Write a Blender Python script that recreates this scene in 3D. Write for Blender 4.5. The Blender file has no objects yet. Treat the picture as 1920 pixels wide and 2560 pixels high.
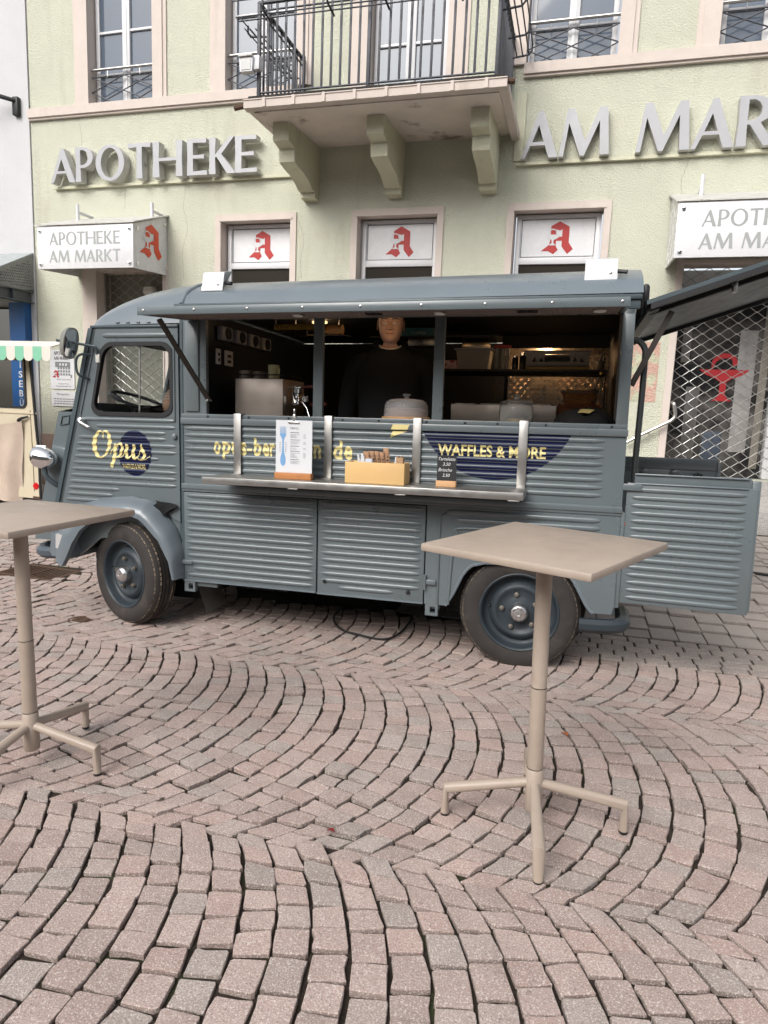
import bpy, bmesh, math, random
from mathutils import Vector, Matrix
R = math.radians
S = bpy.context.scene
COL = S.collection
# ------------------------------------------------------------------ camera
YAW, PIT, ROL, FPX, CH = R(15.4494), R(8.7768), R(-2.3136), 1697.2931, 1.4869
fw = Vector((-math.sin(YAW)*math.cos(PIT), math.cos(YAW)*math.cos(PIT), -math.sin(PIT)))
rt = Vector((math.cos(YAW), math.sin(YAW), 0)); dn = fw.cross(rt)
_c, _s = math.cos(ROL), math.sin(ROL)
CX, CD = _c*rt+_s*dn, -_s*rt+_c*dn
CAMP = Vector((0, 0, CH))
cd = bpy.data.cameras.new('camera'); cam = bpy.data.objects.new('camera', cd); COL.objects.link(cam)
cam.matrix_world = Matrix(((CX.x, -CD.x, -fw.x, 0), (CX.y, -CD.y, -fw.y, 0), (CX.z, -CD.z, -fw.z, CH), (0, 0, 0, 1)))
cd.sensor_fit = 'HORIZONTAL'; cd.sensor_width = 36; cd.lens = FPX/1920*36; cd.clip_end = 500; cd.clip_start = .05
S.camera = cam
def proj(p):
    q = Vector(p)-CAMP; d = q.dot(fw)
    if d < .05: return None
    return (960+FPX*q.dot(CX)/d, 1280+FPX*q.dot(CD)/d)
# ------------------------------------------------------------------ sky, sun, exposure
W = bpy.data.worlds.new("World"); S.world = W; W.use_nodes = True
nt = W.node_tree; nt.nodes.clear()
out = nt.nodes.new('ShaderNodeOutputWorld'); bg = nt.nodes.new('ShaderNodeBackground')
sky = nt.nodes.new('ShaderNodeTexSky'); sky.sky_type = 'NISHITA'; sky.sun_disc = False
SUN_EL, SUN_AZ = R(40), R(200)
sky.sun_elevation = SUN_EL; sky.sun_rotation = SUN_AZ; sky.air_density = 1.0; sky.dust_density = 4.0; sky.ozone_density = 1.0
hsv = nt.nodes.new('ShaderNodeHueSaturation'); hsv.inputs['Saturation'].default_value = .28
nt.links.new(sky.outputs[0], hsv.inputs['Color']); nt.links.new(hsv.outputs[0], bg.inputs[0])
nt.links.new(bg.outputs[0], out.inputs[0]); bg.inputs[1].default_value = .15
sd = bpy.data.lights.new('sun', 'SUN'); sd.energy = 1.15; sd.angle = R(35); sd.color = (1, .97, .92)
so = bpy.data.objects.new('sun', sd); COL.objects.link(so)
_d = Vector((math.sin(SUN_AZ)*math.cos(SUN_EL), math.cos(SUN_AZ)*math.cos(SUN_EL), math.sin(SUN_EL)))
so.rotation_euler = _d.to_track_quat('Z', 'Y').to_euler(); so.location = (0, -5, 12)
S.view_settings.view_transform = 'Standard'; S.view_settings.look = 'None'
S.view_settings.gamma = 1; S.view_settings.use_curve_mapping = False; S.view_settings.exposure = .60
try: S.cycles.max_bounces = 8; S.cycles.use_denoising = True
except Exception: pass
# ------------------------------------------------------------------ frames
D = 9.0656                                   # plane of the pharmacy facade
def _rot(a, ax): return Matrix.Rotation(a, 3, ax)
VM = _rot(R(.5437), 'Z') @ _rot(R(-1.0727), 'Y') @ _rot(R(-1.0864), 'X')
VO = Vector((-2.6962, 3.7616, 0))
NV = VM @ Vector((0, 0, 1))
def sstep(t): t = max(0., min(1., t)); return t*t*(3-2*t)
def gz(x, y):
    z = VO.z-(NV.x*(x-VO.x)+NV.y*(y-VO.y))/NV.z
    return z+.24*max(0., min(1., (y-4.75)/3.4))
rng = random.Random(7)
# ------------------------------------------------------------------ mesh helpers
class MB:
    def __init__(s): s.v = []; s.f = []
    def add(s, vs, fs):
        b = len(s.v); s.v += [tuple(p) for p in vs]; s.f += [tuple(i+b for i in f) for f in fs]; return s
    def box(s, x0, x1, y0, y1, z0, z1):
        x0, x1 = min(x0, x1), max(x0, x1); y0, y1 = min(y0, y1), max(y0, y1); z0, z1 = min(z0, z1), max(z0, z1)
        return s.add([(x0,y0,z0),(x1,y0,z0),(x1,y1,z0),(x0,y1,z0),(x0,y0,z1),(x1,y0,z1),(x1,y1,z1),(x0,y1,z1)],
                     [(0,3,2,1),(4,5,6,7),(0,1,5,4),(1,2,6,5),(2,3,7,6),(3,0,4,7)])
    def bbox(s, x0, x1, y0, y1, z0, z1, b=.005):   # box with chamfered edges
        x0, x1 = min(x0, x1), max(x0, x1); y0, y1 = min(y0, y1), max(y0, y1); z0, z1 = min(z0, z1), max(z0, z1)
        bm = bmesh.new(); bmesh.ops.create_cube(bm, size=1)
        for v in bm.verts: v.co = ((x0+x1)/2+v.co.x*(x1-x0), (y0+y1)/2+v.co.y*(y1-y0), (z0+z1)/2+v.co.z*(z1-z0))
        b = min(b, .45*min(x1-x0, y1-y0, z1-z0))
        bmesh.ops.bevel(bm, geom=bm.edges[:], offset=b, segments=2, affect='EDGES', profile=.5)
        return s.addbm(bm)
    def addbm(s, bm, fn=None):
        bm.verts.index_update()
        s.add([fn(v.co) if fn else v.co[:] for v in bm.verts], [[v.index for v in f.verts] for f in bm.faces]); bm.free(); return s
    def prism(s, poly, a, b, fn):                 # poly of 2D points, fn(u, v, w) -> 3D
        n = len(poly)
        return s.add([fn(u, v, a) for u, v in poly]+[fn(u, v, b) for u, v in poly],
                     [tuple(range(n)), tuple(range(2*n-1, n-1, -1))]+[(i, (i+1) % n, n+(i+1) % n, n+i) for i in range(n)])
    def plate(s, outer, holes, a, b, fn=lambda u, v, w: (u, w, v)):   # flat plate with holes and thickness
        bm = flat(outer, holes); r = bmesh.ops.extrude_face_region(bm, geom=bm.faces[:])
        top = [g for g in r['geom'] if isinstance(g, bmesh.types.BMVert)]
        for v in top: v.co.z = 1
        return s.addbm(bm, lambda c: fn(c.x, c.y, a if c.z < .5 else b))
    def tube(s, pts, r, n=8, cap=True, closed=False):
        pts = [Vector(p) for p in pts]; m = len(pts); rr = r if isinstance(r, (list, tuple)) else [r]*m
        T = []
        for i in range(m):
            a = pts[(i-1) % m] if (i > 0 or closed) else pts[i]; c = pts[(i+1) % m] if (i < m-1 or closed) else pts[i]
            t = (c-a); T.append(t.normalized() if t.length > 1e-9 else Vector((0, 0, 1)))
        u = T[0].orthogonal().normalized()
        vs = []; fs = []
        for i in range(m):
            u = (u-T[i]*u.dot(T[i])); u = u.normalized() if u.length > 1e-6 else T[i].orthogonal().normalized()
            w = T[i].cross(u)
            for k in range(n):
                an = 2*math.pi*(k+.5)/n; vs.append(pts[i]+(u*math.cos(an)+w*math.sin(an))*rr[i])
        for i in range(m if closed else m-1):
            j = (i+1) % m
            for k in range(n): fs.append((i*n+k, i*n+(k+1) % n, j*n+(k+1) % n, j*n+k))
        if cap and not closed: fs += [tuple(range(n-1, -1, -1)), tuple((m-1)*n+k for k in range(n))]
        return s.add(vs, fs)
    def lathe(s, prof, n=24, c=(0, 0, 0), ax='z', close=False):     # prof: (radius, height along axis)
        vs = []; fs = []; m = len(prof)
        for r, h in prof:
            for k in range(n):
                a = 2*math.pi*k/n; p = (r*math.cos(a), r*math.sin(a), h)
                if ax == 'y': p = (p[0], p[2], p[1])
                elif ax == 'x': p = (p[2], p[0], p[1])
                vs.append((c[0]+p[0], c[1]+p[1], c[2]+p[2]))
        for i in range(m-1):
            for k in range(n): fs.append((i*n+k, i*n+(k+1) % n, (i+1)*n+(k+1) % n, (i+1)*n+k))
        if close: fs += [tuple(range(n)), tuple((m-1)*n+k for k in range(n))]
        return s.add(vs, fs)
    def grid(s, fn, nu, nv, closeu=False):
        vs = [fn(i/(nu if closeu else nu-1), j/(nv-1)) for j in range(nv) for i in range(nu)]
        fs = [(j*nu+i, j*nu+(i+1) % nu, (j+1)*nu+(i+1) % nu, (j+1)*nu+i) for j in range(nv-1) for i in range(nu if closeu else nu-1)]
        return s.add(vs, fs)
    def rib(s, s0, s1, z, w=.030, h=.0105, y=0., e=.045):           # pressed rib with bullet ends, standing towards -y
        n = 6; e = min(e, (s1-s0)*.4)
        st = [(s0, .0), (s0+e*.15, .35), (s0+e*.4, .62), (s0+e*.75, .9), (s0+e*1.2, 1), (s1-e*1.2, 1), (s1-e*.75, .9), (s1-e*.4, .62), (s1-e*.15, .35), (s1, .0)]
        return s.grid(lambda u, v: (st[round(v*9)][0], y+.001-(h+.001)*math.sin(math.pi*u)*st[round(v*9)][1]**.8, z-.5*w*math.cos(math.pi*u)*(.25+.75*st[round(v*9)][1])), n+1, 10)
    def build(s, name, mat, parent=None, smooth=35, org=None, **kw):
        if org: s.v = [(x-org[0], y-org[1], z-org[2]) for x, y, z in s.v]
        me = bpy.data.meshes.new(name); me.from_pydata(s.v, [], s.f); me.validate()
        bm = bmesh.new(); bm.from_mesh(me); bmesh.ops.recalc_face_normals(bm, faces=bm.faces); bm.to_mesh(me); bm.free()
        if smooth:
            me.shade_smooth(); me.set_sharp_from_angle(angle=R(smooth))
        return link(name, me, mat, parent, **kw)
def link(name, me, mat, parent=None, label=None, cat=None, group=None, kind=None, loc=None):
    o = bpy.data.objects.new(name, me); COL.objects.link(o)
    if mat and me and not me.materials: me.materials.append(mat)
    if loc: o.location = loc
    if parent: o.parent = parent
    tag(o, label, cat, group, kind); return o
def tag(o, label=None, cat=None, group=None, kind=None):
    for k, v in (('label', label), ('category', cat), ('group', group), ('kind', kind)):
        if v: o[k] = v
    return o
def thing(name, label, cat, loc=(0, 0, 0), rz=0, group=None):
    o = bpy.data.objects.new(name, None); COL.objects.link(o); o.empty_display_size = .1
    o.location = loc; o.rotation_euler = (0, 0, rz); return tag(o, label, cat, group)
def vthing(name, label, cat, s, y, z, rz=0, group=None):           # a thing placed in the van's own frame
    o = thing(name, label, cat, group=group)
    o.matrix_world = Matrix.Translation(VO+VM @ Vector((s, y, z))) @ VM.to_4x4() @ Matrix.Rotation(rz, 4, 'Z'); return o
def children(o): return list(o.children)
def dup(o, parent=None, loc=None, rz=None):
    c = o.copy(); COL.objects.link(c)
    if parent: c.parent = parent
    if loc is not None: c.location = loc
    if rz is not None: c.rotation_euler = (0, 0, rz)
    for ch in children(o): dup(ch, c)
    return c
def flat(outer, holes=()):
    bm = bmesh.new(); ed = []
    for lp in [outer]+list(holes):
        vs = [bm.verts.new((p[0], p[1], 0)) for p in lp]
        for i in range(len(vs)): ed.append(bm.edges.new((vs[i], vs[(i+1) % len(vs)])))
    bmesh.ops.triangle_fill(bm, edges=ed, use_beauty=True); return bm
def rrect(x0, x1, z0, z1, r, n=5):
    pts = []
    for cx, cz, a0 in ((x1-r, z1-r, 0), (x0+r, z1-r, 90), (x0+r, z0+r, 180), (x1-r, z0+r, 270)):
        for k in range(n+1):
            a = R(a0+90*k/n); pts.append((cx+r*math.cos(a), cz+r*math.sin(a)))
    return pts
def circ(cx, cy, rx, ry=None, n=40, a0=0, a1=360):
    ry = ry or rx; full = (a1-a0) >= 360
    return [(cx+rx*math.cos(R(a0+(a1-a0)*k/(n if full else n-1))), cy+ry*math.sin(R(a0+(a1-a0)*k/(n if full else n-1)))) for k in range(n)]
def smoothpts(pts, k=6, closed=False):           # Catmull-Rom
    P = [Vector(p) for p in pts]; m = len(P); o = []
    for i in range(m if closed else m-1):
        p0 = P[(i-1) % m] if closed or i > 0 else P[i]; p1 = P[i]; p2 = P[(i+1) % m]; p3 = P[(i+2) % m] if closed or i+2 < m else p2
        for j in range(k):
            t = j/k; o.append(.5*((2*p1)+(p2-p0)*t+(2*p0-5*p1+4*p2-p3)*t*t+(3*p1-p0-3*p2+p3)*t**3))
    if not closed: o.append(P[-1])
    return o
# ------------------------------------------------------------------ lettering
def text_bm(txt, bold=0., shear=0.):
    cu = bpy.data.curves.new('txt', 'FONT'); cu.body = txt; cu.offset = bold; cu.shear = shear; cu.resolution_u = 3
    o = bpy.data.objects.new('txt', cu); COL.objects.link(o)
    bpy.context.view_layer.update()
    me = bpy.data.meshes.new_from_object(o.evaluated_get(bpy.context.evaluated_depsgraph_get()))
    bpy.data.objects.remove(o); bpy.data.curves.remove(cu)
    bm = bmesh.new(); bm.from_mesh(me); bpy.data.meshes.remove(me); return bm
def fit(bm, x0, x1, y0, y1):
    xs = [v.co.x for v in bm.verts]; ys = [v.co.y for v in bm.verts]
    a, b, c, d = min(xs), max(xs), min(ys), max(ys)
    for v in bm.verts: v.co = (x0+(v.co.x-a)/max(b-a, 1e-6)*(x1-x0), y0+(v.co.y-c)/max(d-c, 1e-6)*(y1-y0), 0)
    return bm
def cut_rows(bm, zs):                           # extra cuts so that a decal can follow pressed ribs
    for z in zs:
        bmesh.ops.bisect_plane(bm, geom=bm.verts[:]+bm.edges[:]+bm.faces[:], plane_co=(0, z, 0), plane_no=(0, 1, 0))
    return bm
GL = {   # flared sans capitals, unit height: (width, outer, holes)
 'A': (.74, [(0,0),(.085,0),(.185,.27),(.47,.27),(.56,0),(.74,0),(.415,1),(.325,1)], [[(.215,.345),(.445,.345),(.335,.70)]]),
 'P': (.56, [(0,0),(.17,0),(.155,.40),(.27,.40),(.40,.44),(.50,.53),(.55,.66),(.55,.76),(.49,.89),(.38,.97),(.24,1),(0,1),(.015,.5)], [[(.155,.48),(.24,.48),(.34,.54),(.385,.64),(.385,.76),(.34,.86),(.25,.92),(.155,.92)]]),
 'O': (.86, circ(.43,.5,.43,.52,36), [circ(.43,.5,.27,.43,30)]),
 'T': (.64, [(.235,0),(.405,0),(.39,.5),(.395,.89),(.63,.87),(.64,1),(0,1),(.01,.87),(.245,.89),(.25,.5)], []),
 'H': (.74, [(0,0),(.17,0),(.155,.45),(.585,.45),(.57,0),(.74,0),(.725,.5),(.74,1),(.57,1),(.585,.54),(.155,.54),(.17,1),(0,1),(.015,.5)], []),
 'E': (.52, [(0,0),(.52,0),(.51,.12),(.155,.105),(.155,.46),(.44,.45),(.44,.56),(.155,.55),(.155,.895),(.49,.88),(.50,1),(0,1),(.015,.5)], []),
 'K': (.68, [(0,0),(.17,0),(.155,.45),(.19,.47),(.47,0),(.69,0),(.315,.54),(.64,1),(.51,1),(.165,.545),(.155,.55),(.17,1),(0,1),(.015,.5)], []),
 'M': (.98, [(0,0),(.09,0),(.17,.70),(.42,0),(.50,0),(.76,.72),(.80,0),(.98,0),(.90,1),(.75,1),(.50,.32),(.26,1),(.12,1)], []),
 'R': (.64, [(0,0),(.17,0),(.155,.43),(.20,.43),(.45,0),(.65,0),(.37,.46),(.48,.53),(.54,.66),(.54,.77),(.48,.90),(.37,.97),(.24,1),(0,1),(.015,.5)], [[(.155,.51),(.24,.51),(.33,.57),(.375,.66),(.375,.77),(.33,.86),(.25,.92),(.155,.92)]]),
}
for k_, f_ in (('H', 1.13), ('E', 1.09)): GL[k_] = (GL[k_][0]*f_, [(x*f_, y) for x, y in GL[k_][1]], [])
def word_layout(txt, gap=.10, space=.38):
    x = 0; o = []
    for ch in txt:
        if ch == ' ': x += space; continue
        o.append((ch, x)); x += GL[ch][0]+gap
    return o, x-gap
def stroke(pts, ws, k=5):                        # calligraphic ribbon: 2D polyline with varying width -> quads
    P = smoothpts([(p[0], p[1], 0) for p in pts], k); n = len(P); vs = []; fs = []
    Wd = []
    for i in range(n):
        t = i/(n-1)*(len(ws)-1); a = min(int(t), len(ws)-2); Wd.append(ws[a]+(ws[a+1]-ws[a])*(t-a))
    for i in range(n):
        t = (P[min(i+1, n-1)]-P[max(i-1, 0)]).normalized(); nn = Vector((-t.y, t.x, 0))
        vs += [P[i]+nn*Wd[i]/2, P[i]-nn*Wd[i]/2]
    fs = [(2*i, 2*i+1, 2*i+3, 2*i+2) for i in range(n-1)]
    return vs, fs
# ------------------------------------------------------------------ materials
def mat(name, col, rough=.5, metal=0., var=0., vs=4., bump=0., bs=60., bd=.02, spec=.5, coat=0., col2=None, c2=(.45, .62), c2s=3., trans=0., ior=1.45, alpha=1., emit=None, tint=False, speck=None, streak=None):
    m = bpy.data.materials.new(name); m.use_nodes = True; N = m.node_tree.nodes; L = m.node_tree.links
    b = N['Principled BSDF']; b.inputs['Roughness'].default_value = rough; b.inputs['Metallic'].default_value = metal
    b.inputs['Specular IOR Level'].default_value = spec; b.inputs['Coat Weight'].default_value = coat; b.inputs['Coat Roughness'].default_value = .12
    b.inputs['Transmission Weight'].default_value = trans; b.inputs['IOR'].default_value = ior; b.inputs['Alpha'].default_value = alpha
    if emit: b.inputs['Emission Color'].default_value = (*emit[0], 1); b.inputs['Emission Strength'].default_value = emit[1]
    geo = N.new('ShaderNodeNewGeometry'); P = geo.outputs['Position']
    def noise(sc, det=4, rg=.55, src=P):
        n = N.new('ShaderNodeTexNoise'); n.inputs['Scale'].default_value = sc; n.inputs['Detail'].default_value = det; n.inputs['Roughness'].default_value = rg
        L.new(src, n.inputs['Vector']); return n.outputs[0]
    def ramp(src, a, c, v0=0., v1=1.):
        r = N.new('ShaderNodeMapRange'); r.inputs[1].default_value = a; r.inputs[2].default_value = c; r.inputs[3].default_value = v0; r.inputs[4].default_value = v1
        L.new(src, r.inputs[0]); return r.outputs[0]
    def mix(f, a, c, mode='MIX'):
        x = N.new('ShaderNodeMix'); x.data_type = 'RGBA'; x.blend_type = mode
        for sk, val in ((x.inputs[0], f), (x.inputs[6], a), (x.inputs[7], c)):
            if isinstance(val, (int, float)): sk.default_value = val
            elif isinstance(val, tuple): sk.default_value = (*val[:3], 1)
            else: L.new(val, sk)
        return x.outputs[2]
    c = (*col, 1); cur = tuple(col)
    if tint:
        at = N.new('ShaderNodeAttribute'); at.attribute_name = 'tint'; cur = at.outputs['Color']
    if col2: cur = mix(ramp(noise(c2s, 5, .6), *c2), cur, tuple(col2))
    if streak:   # (colour, scale, lo, hi): marks that run downwards
        mp = N.new('ShaderNodeMapping'); mp.inputs['Scale'].default_value = (1, 1, .12); L.new(P, mp.inputs[0])
        cur = mix(ramp(noise(streak[1], 5, .6, mp.outputs[0]), streak[2], streak[3], 0, .8), cur, tuple(streak[0]))
    if speck:    # (scale, light, dark)
        cur = mix(ramp(noise(speck[0], 2, .7), .52, .66), cur, tuple(speck[1])); cur = mix(ramp(noise(speck[0]*.8, 2, .7), .44, .34), cur, tuple(speck[2]))
    if var:
        v = ramp(noise(vs, 5, .6), .25, .75, 1-var, 1+var); cmb = N.new('ShaderNodeCombineXYZ')
        for i in range(3): L.new(v, cmb.inputs[i])
        cur = mix(1., cur, cmb.outputs[0], 'MULTIPLY')
    if isinstance(cur, tuple): b.inputs['Base Color'].default_value = c
    else: L.new(cur, b.inputs['Base Color'])
    if bump:
        bn = N.new('ShaderNodeBump'); bn.inputs['Strength'].default_value = bump; bn.inputs['Distance'].default_value = bd
        L.new(noise(bs, 6, .6), bn.inputs['Height']); L.new(bn.outputs[0], b.inputs['Normal'])
    if var and rough < .6 and not trans:
        L.new(ramp(noise(vs*2.3, 5, .6), .3, .7, max(.02, rough-.08), rough+.1), b.inputs['Roughness'])
    return m
PLASTER = mat('sage_plaster', (.59, .595, .485), .95, var=.05, vs=1.6, bump=.75, bs=58, bd=.03, spec=.2, col2=(.56, .52, .43), c2=(.60, .8), c2s=.9, streak=((.44, .42, .34), 2.6, .58, .84))
PLASTER2 = mat('sage_plaster_smooth', (.61, .60, .46), .9, var=.07, vs=3, bump=.5, bs=70, bd=.015, spec=.2, streak=((.30, .28, .21), 3, .58, .78))
PINK = mat('pink_stone_paint', (.60, .525, .475), .85, var=.05, vs=5, bump=.25, bs=25, bd=.01, spec=.25, streak=((.45, .38, .33), 4, .60, .8))
SOFF = mat('balcony_render', (.66, .585, .53), .9, var=.08, vs=3, bump=.4, bs=60, bd=.01, spec=.2, col2=(.20, .16, .13), c2=(.60, .74), c2s=2.4)
WHITEW = mat('white_plaster', (.56, .555, .565), .95, var=.04, vs=2, bump=.45, bs=55, bd=.012, spec=.2)
PVC = mat('white_window_frame', (.64, .64, .655), .35, var=.02, spec=.5)
PANE = mat('window_glass', (.10, .125, .165), .04, spec=.5, ior=1.5)
PANED = mat('dark_window_glass', (.035, .032, .026), .03, spec=.7, ior=1.6)
SANDST = mat('sandstone_plinth', (.40, .28, .23), .9, var=.12, vs=6, bump=.4, bs=40, bd=.01)
IRON = mat('dark_wrought_iron', (.055, .057, .068), .5, .2, var=.2, vs=20)
STEEL = mat('brushed_steel', (.50, .49, .475), .34, 1., var=.10, vs=14, bump=.05, bs=200, bd=.002)
ALU = mat('letter_aluminium', (.37, .37, .385), .42, .15, var=.05, vs=5, streak=((.38, .37, .35), 6, .6, .8))
ALUS = mat('letter_return', (.50, .49, .46), .6, 0, var=.12, vs=8, col2=(.22, .21, .18), c2=(.60, .72), c2s=7)
SIGNW = mat('sign_acrylic', (.70, .70, .715), .25, var=.03, vs=3, spec=.5, streak=((.58, .58, .57), 4, .62, .8))
SIGNG = mat('sign_grey_print', (.33, .345, .34), .4)
RED = mat('pharmacy_red', (.42, .025, .022), .45)
ORED = mat('pharmacy_orange_red', (.68, .075, .028), .45)
BLACK = mat('black_print', (.012, .012, .014), .5)
GREYP = mat('grey_print', (.20, .20, .21), .6)
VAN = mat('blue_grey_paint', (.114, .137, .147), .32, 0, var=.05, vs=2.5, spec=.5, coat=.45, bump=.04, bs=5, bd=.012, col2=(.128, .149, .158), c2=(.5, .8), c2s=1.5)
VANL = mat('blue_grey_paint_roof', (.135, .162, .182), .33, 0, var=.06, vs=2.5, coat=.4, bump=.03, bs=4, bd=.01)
VAND = mat('dark_grey_paint', (.055, .075, .085), .4, 0, var=.1, vs=5)
RUBBER = mat('black_rubber', (.012, .012, .013), .6, var=.2, vs=10)
TYRE = mat('dusty_tyre', (.030, .026, .024), .8, var=.25, vs=9, bump=.2, bs=80, bd=.004, col2=(.055, .045, .038), c2=(.5, .7), c2s=8)
TYRED = mat('tread_rubber_dusty', (.21, .165, .12), .95, var=.3, vs=16, bump=.5, bs=60, bd=.006, col2=(.05, .042, .036), c2=(.42, .6), c2s=22)
RIM = mat('wheel_blue_grey', (.030, .039, .047), .42, 0, var=.15, vs=12, spec=.35)
CHROME = mat('chrome', (.82, .82, .82), .08, 1.)
HUBM = mat('hub_cap_aluminium', (.62, .62, .62), .30, 1., var=.1, vs=20)
GLASS = mat('clear_glass', (.92, .94, .94), .01, trans=1., ior=1.12)
DARK = mat('black_interior', (.006, .006, .007), .6)
NAVYI = mat('navy_interior_wall', (.010, .012, .018), .5)
NAVY = mat('navy_decal', (.0025, .005, .036), .42, var=.05, spec=.2)
CREAM = mat('cream_decal', (.70, .60, .27), .5)
COUNTER = mat('counter_steel', (.40, .39, .375), .36, .9, var=.03, vs=5, bump=.03, bs=200, bd=.001)
GALV = mat('galvanised_plate', (.40, .40, .39), .36, 1., var=.2, vs=16)
TAUPE = mat('taupe_powder_coat', (.365, .297, .243), .42, var=.06, vs=6, bump=.08, bs=260, bd=.0015, spec=.6, speck=(14, (.38, .31, .255), (.35, .282, .23)))
BAMBOO = mat('bamboo', (.62, .40, .17), .5, var=.08, vs=6, streak=None, bump=.05, bs=80, bd=.002)
WOODO = mat('orange_wood', (.42, .17, .055), .5, var=.15, vs=20)
WOODL = mat('light_wood', (.52, .30, .15), .55, var=.15, vs=22)
PAPER = mat('white_paper', (.60, .61, .635), .6)
PAPERB = mat('kraft_paper', (.33, .19, .11), .8, var=.15, vs=40)
FORKB = mat('blue_print', (.16, .32, .55), .6)
SLATE = mat('chalkboard', (.018, .019, .021), .7, var=.2, vs=25)
CHALK = mat('chalk', (.72, .72, .72), .9)
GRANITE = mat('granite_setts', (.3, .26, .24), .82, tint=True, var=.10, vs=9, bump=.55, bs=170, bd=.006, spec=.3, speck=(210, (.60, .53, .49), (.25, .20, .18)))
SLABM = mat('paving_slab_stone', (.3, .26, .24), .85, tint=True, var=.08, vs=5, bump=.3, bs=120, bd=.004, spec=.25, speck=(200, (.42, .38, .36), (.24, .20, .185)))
BED = mat('joint_sand', (.043, .034, .028), .95, var=.4, vs=25, bump=.8, bs=90, bd=.01, spec=.1, col2=(.035, .045, .018), c2=(.56, .68), c2s=5)
STEPG = mat('step_granite', (.36, .34, .32), .8, var=.12, vs=8, bump=.3, bs=120, bd=.004, speck=(150, (.55, .53, .50), (.16, .15, .14)))
RUST = mat('rusty_iron', (.10, .058, .038), .8, .3, var=.3, vs=20, bump=.4, bs=90, bd=.004)
GRILLE = mat('galvanised_grille', (.42, .41, .39), .35, .85)
SHOPDK = mat('shop_interior', (.045, .042, .040), .6, var=.5, vs=2.5)
SHOPLT = mat('shop_lit_wall', (.36, .35, .31), .8, var=.1, vs=2)
PERF = mat('grey_galvanised_sheet', (.22, .225, .23), .5, .5, var=.1)
BLUEC = mat('blue_column_paint', (.012, .085, .26), .4, var=.08, vs=3)
CREAMV = mat('cream_paint', (.56, .49, .36), .4, var=.05, vs=4, coat=.25)
CLOTH = mat('beige_cloth', (.46, .37, .30), .95, var=.08, vs=8, bump=.2, bs=150, bd=.003)
MINT = mat('mint_awning', (.21, .50, .34), .75); AWHITE = mat('awning_white', (.66, .62, .55), .75)
GOLD = mat('brass_tray', (.60, .36, .09), .22, 1., var=.2, vs=14)
SKIN = mat('skin', (.50, .30, .22), .5, var=.10, vs=22, bump=.1, bs=150, bd=.002, spec=.4)
HAIR = mat('grey_hair', (.09, .075, .065), .8, var=.3, vs=60)
HOOD = mat('black_hoodie', (.0035, .0035, .0042), .9, bump=.2, bs=60, bd=.004)
SHIRT = mat('white_shirt', (.66, .66, .66), .8)
LIP = mat('lips', (.36, .13, .10), .45); EYEW = mat('eye_white', (.62, .60, .57), .3); IRIS = mat('dark_iris', (.02, .014, .01), .15)
MUGG = mat('pale_green_glaze', (.42, .42, .24), .35); CUPG = mat('taupe_glaze', (.22, .19, .165), .4)
WICK = mat('wicker', (.36, .20, .085), .75, var=.3, vs=50)
CRATE = mat('grey_plastic', (.25, .25, .27), .5)
CLEARP = mat('clear_plastic', (.50, .49, .48), .15, trans=.55, ior=1.2)
DOMEG = mat('pleated_glass_dome', (.80, .78, .78), .06, trans=.80, ior=1.15)
DIAM = mat('diamond_plate', (.50, .41, .32), .30, 1., var=.1, vs=10)
ORANGEL = mat('orange_lens', (.65, .10, .015), .15, trans=.3)
SACK = mat('jute_sack', (.40, .24, .16), .95, var=.2, vs=30, bump=.4, bs=120, bd=.004)
SACKS = mat('jute_sack_stripe', (.52, .42, .34), .95, var=.2, vs=30)
LEAFR = mat('dry_leaf', (.35, .10, .03), .8); LEAFD = mat('dark_red_leaf', (.15, .012, .012), .7)
BROWNB = mat('brown_strut', (.030, .024, .020), .5, .3)
MESHU = mat('expanded_metal', (.155, .125, .11), .5, .5, var=.1, vs=8)
LEDW = mat('lamp_lens', (.85, .83, .78), .2)
MUTED = mat('muted_mint_wall', (.40, .42, .36), .9)
# ================================================================== GROUND
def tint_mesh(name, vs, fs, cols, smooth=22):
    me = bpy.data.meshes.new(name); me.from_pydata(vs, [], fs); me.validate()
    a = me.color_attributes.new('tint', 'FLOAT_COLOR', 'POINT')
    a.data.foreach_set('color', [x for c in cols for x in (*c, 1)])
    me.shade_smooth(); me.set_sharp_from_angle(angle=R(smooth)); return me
def clip(poly, nx, ny, c):                      # keep nx*x+ny*y <= c
    o = []
    for i in range(len(poly)):
        a, b = poly[i], poly[(i+1) % len(poly)]; da = nx*a[0]+ny*a[1]-c; db = nx*b[0]+ny*b[1]-c
        if da <= 0: o.append(a)
        if da*db < 0: t = da/(da-db); o.append((a[0]+(b[0]-a[0])*t, a[1]+(b[1]-a[1])*t))
    return o
def area(p): return .5*abs(sum(p[i][0]*p[(i+1) % len(p)][1]-p[(i+1) % len(p)][0]*p[i][1] for i in range(len(p))))
def cen(p): return (sum(q[0] for q in p)/len(p), sum(q[1] for q in p)/len(p))
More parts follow.
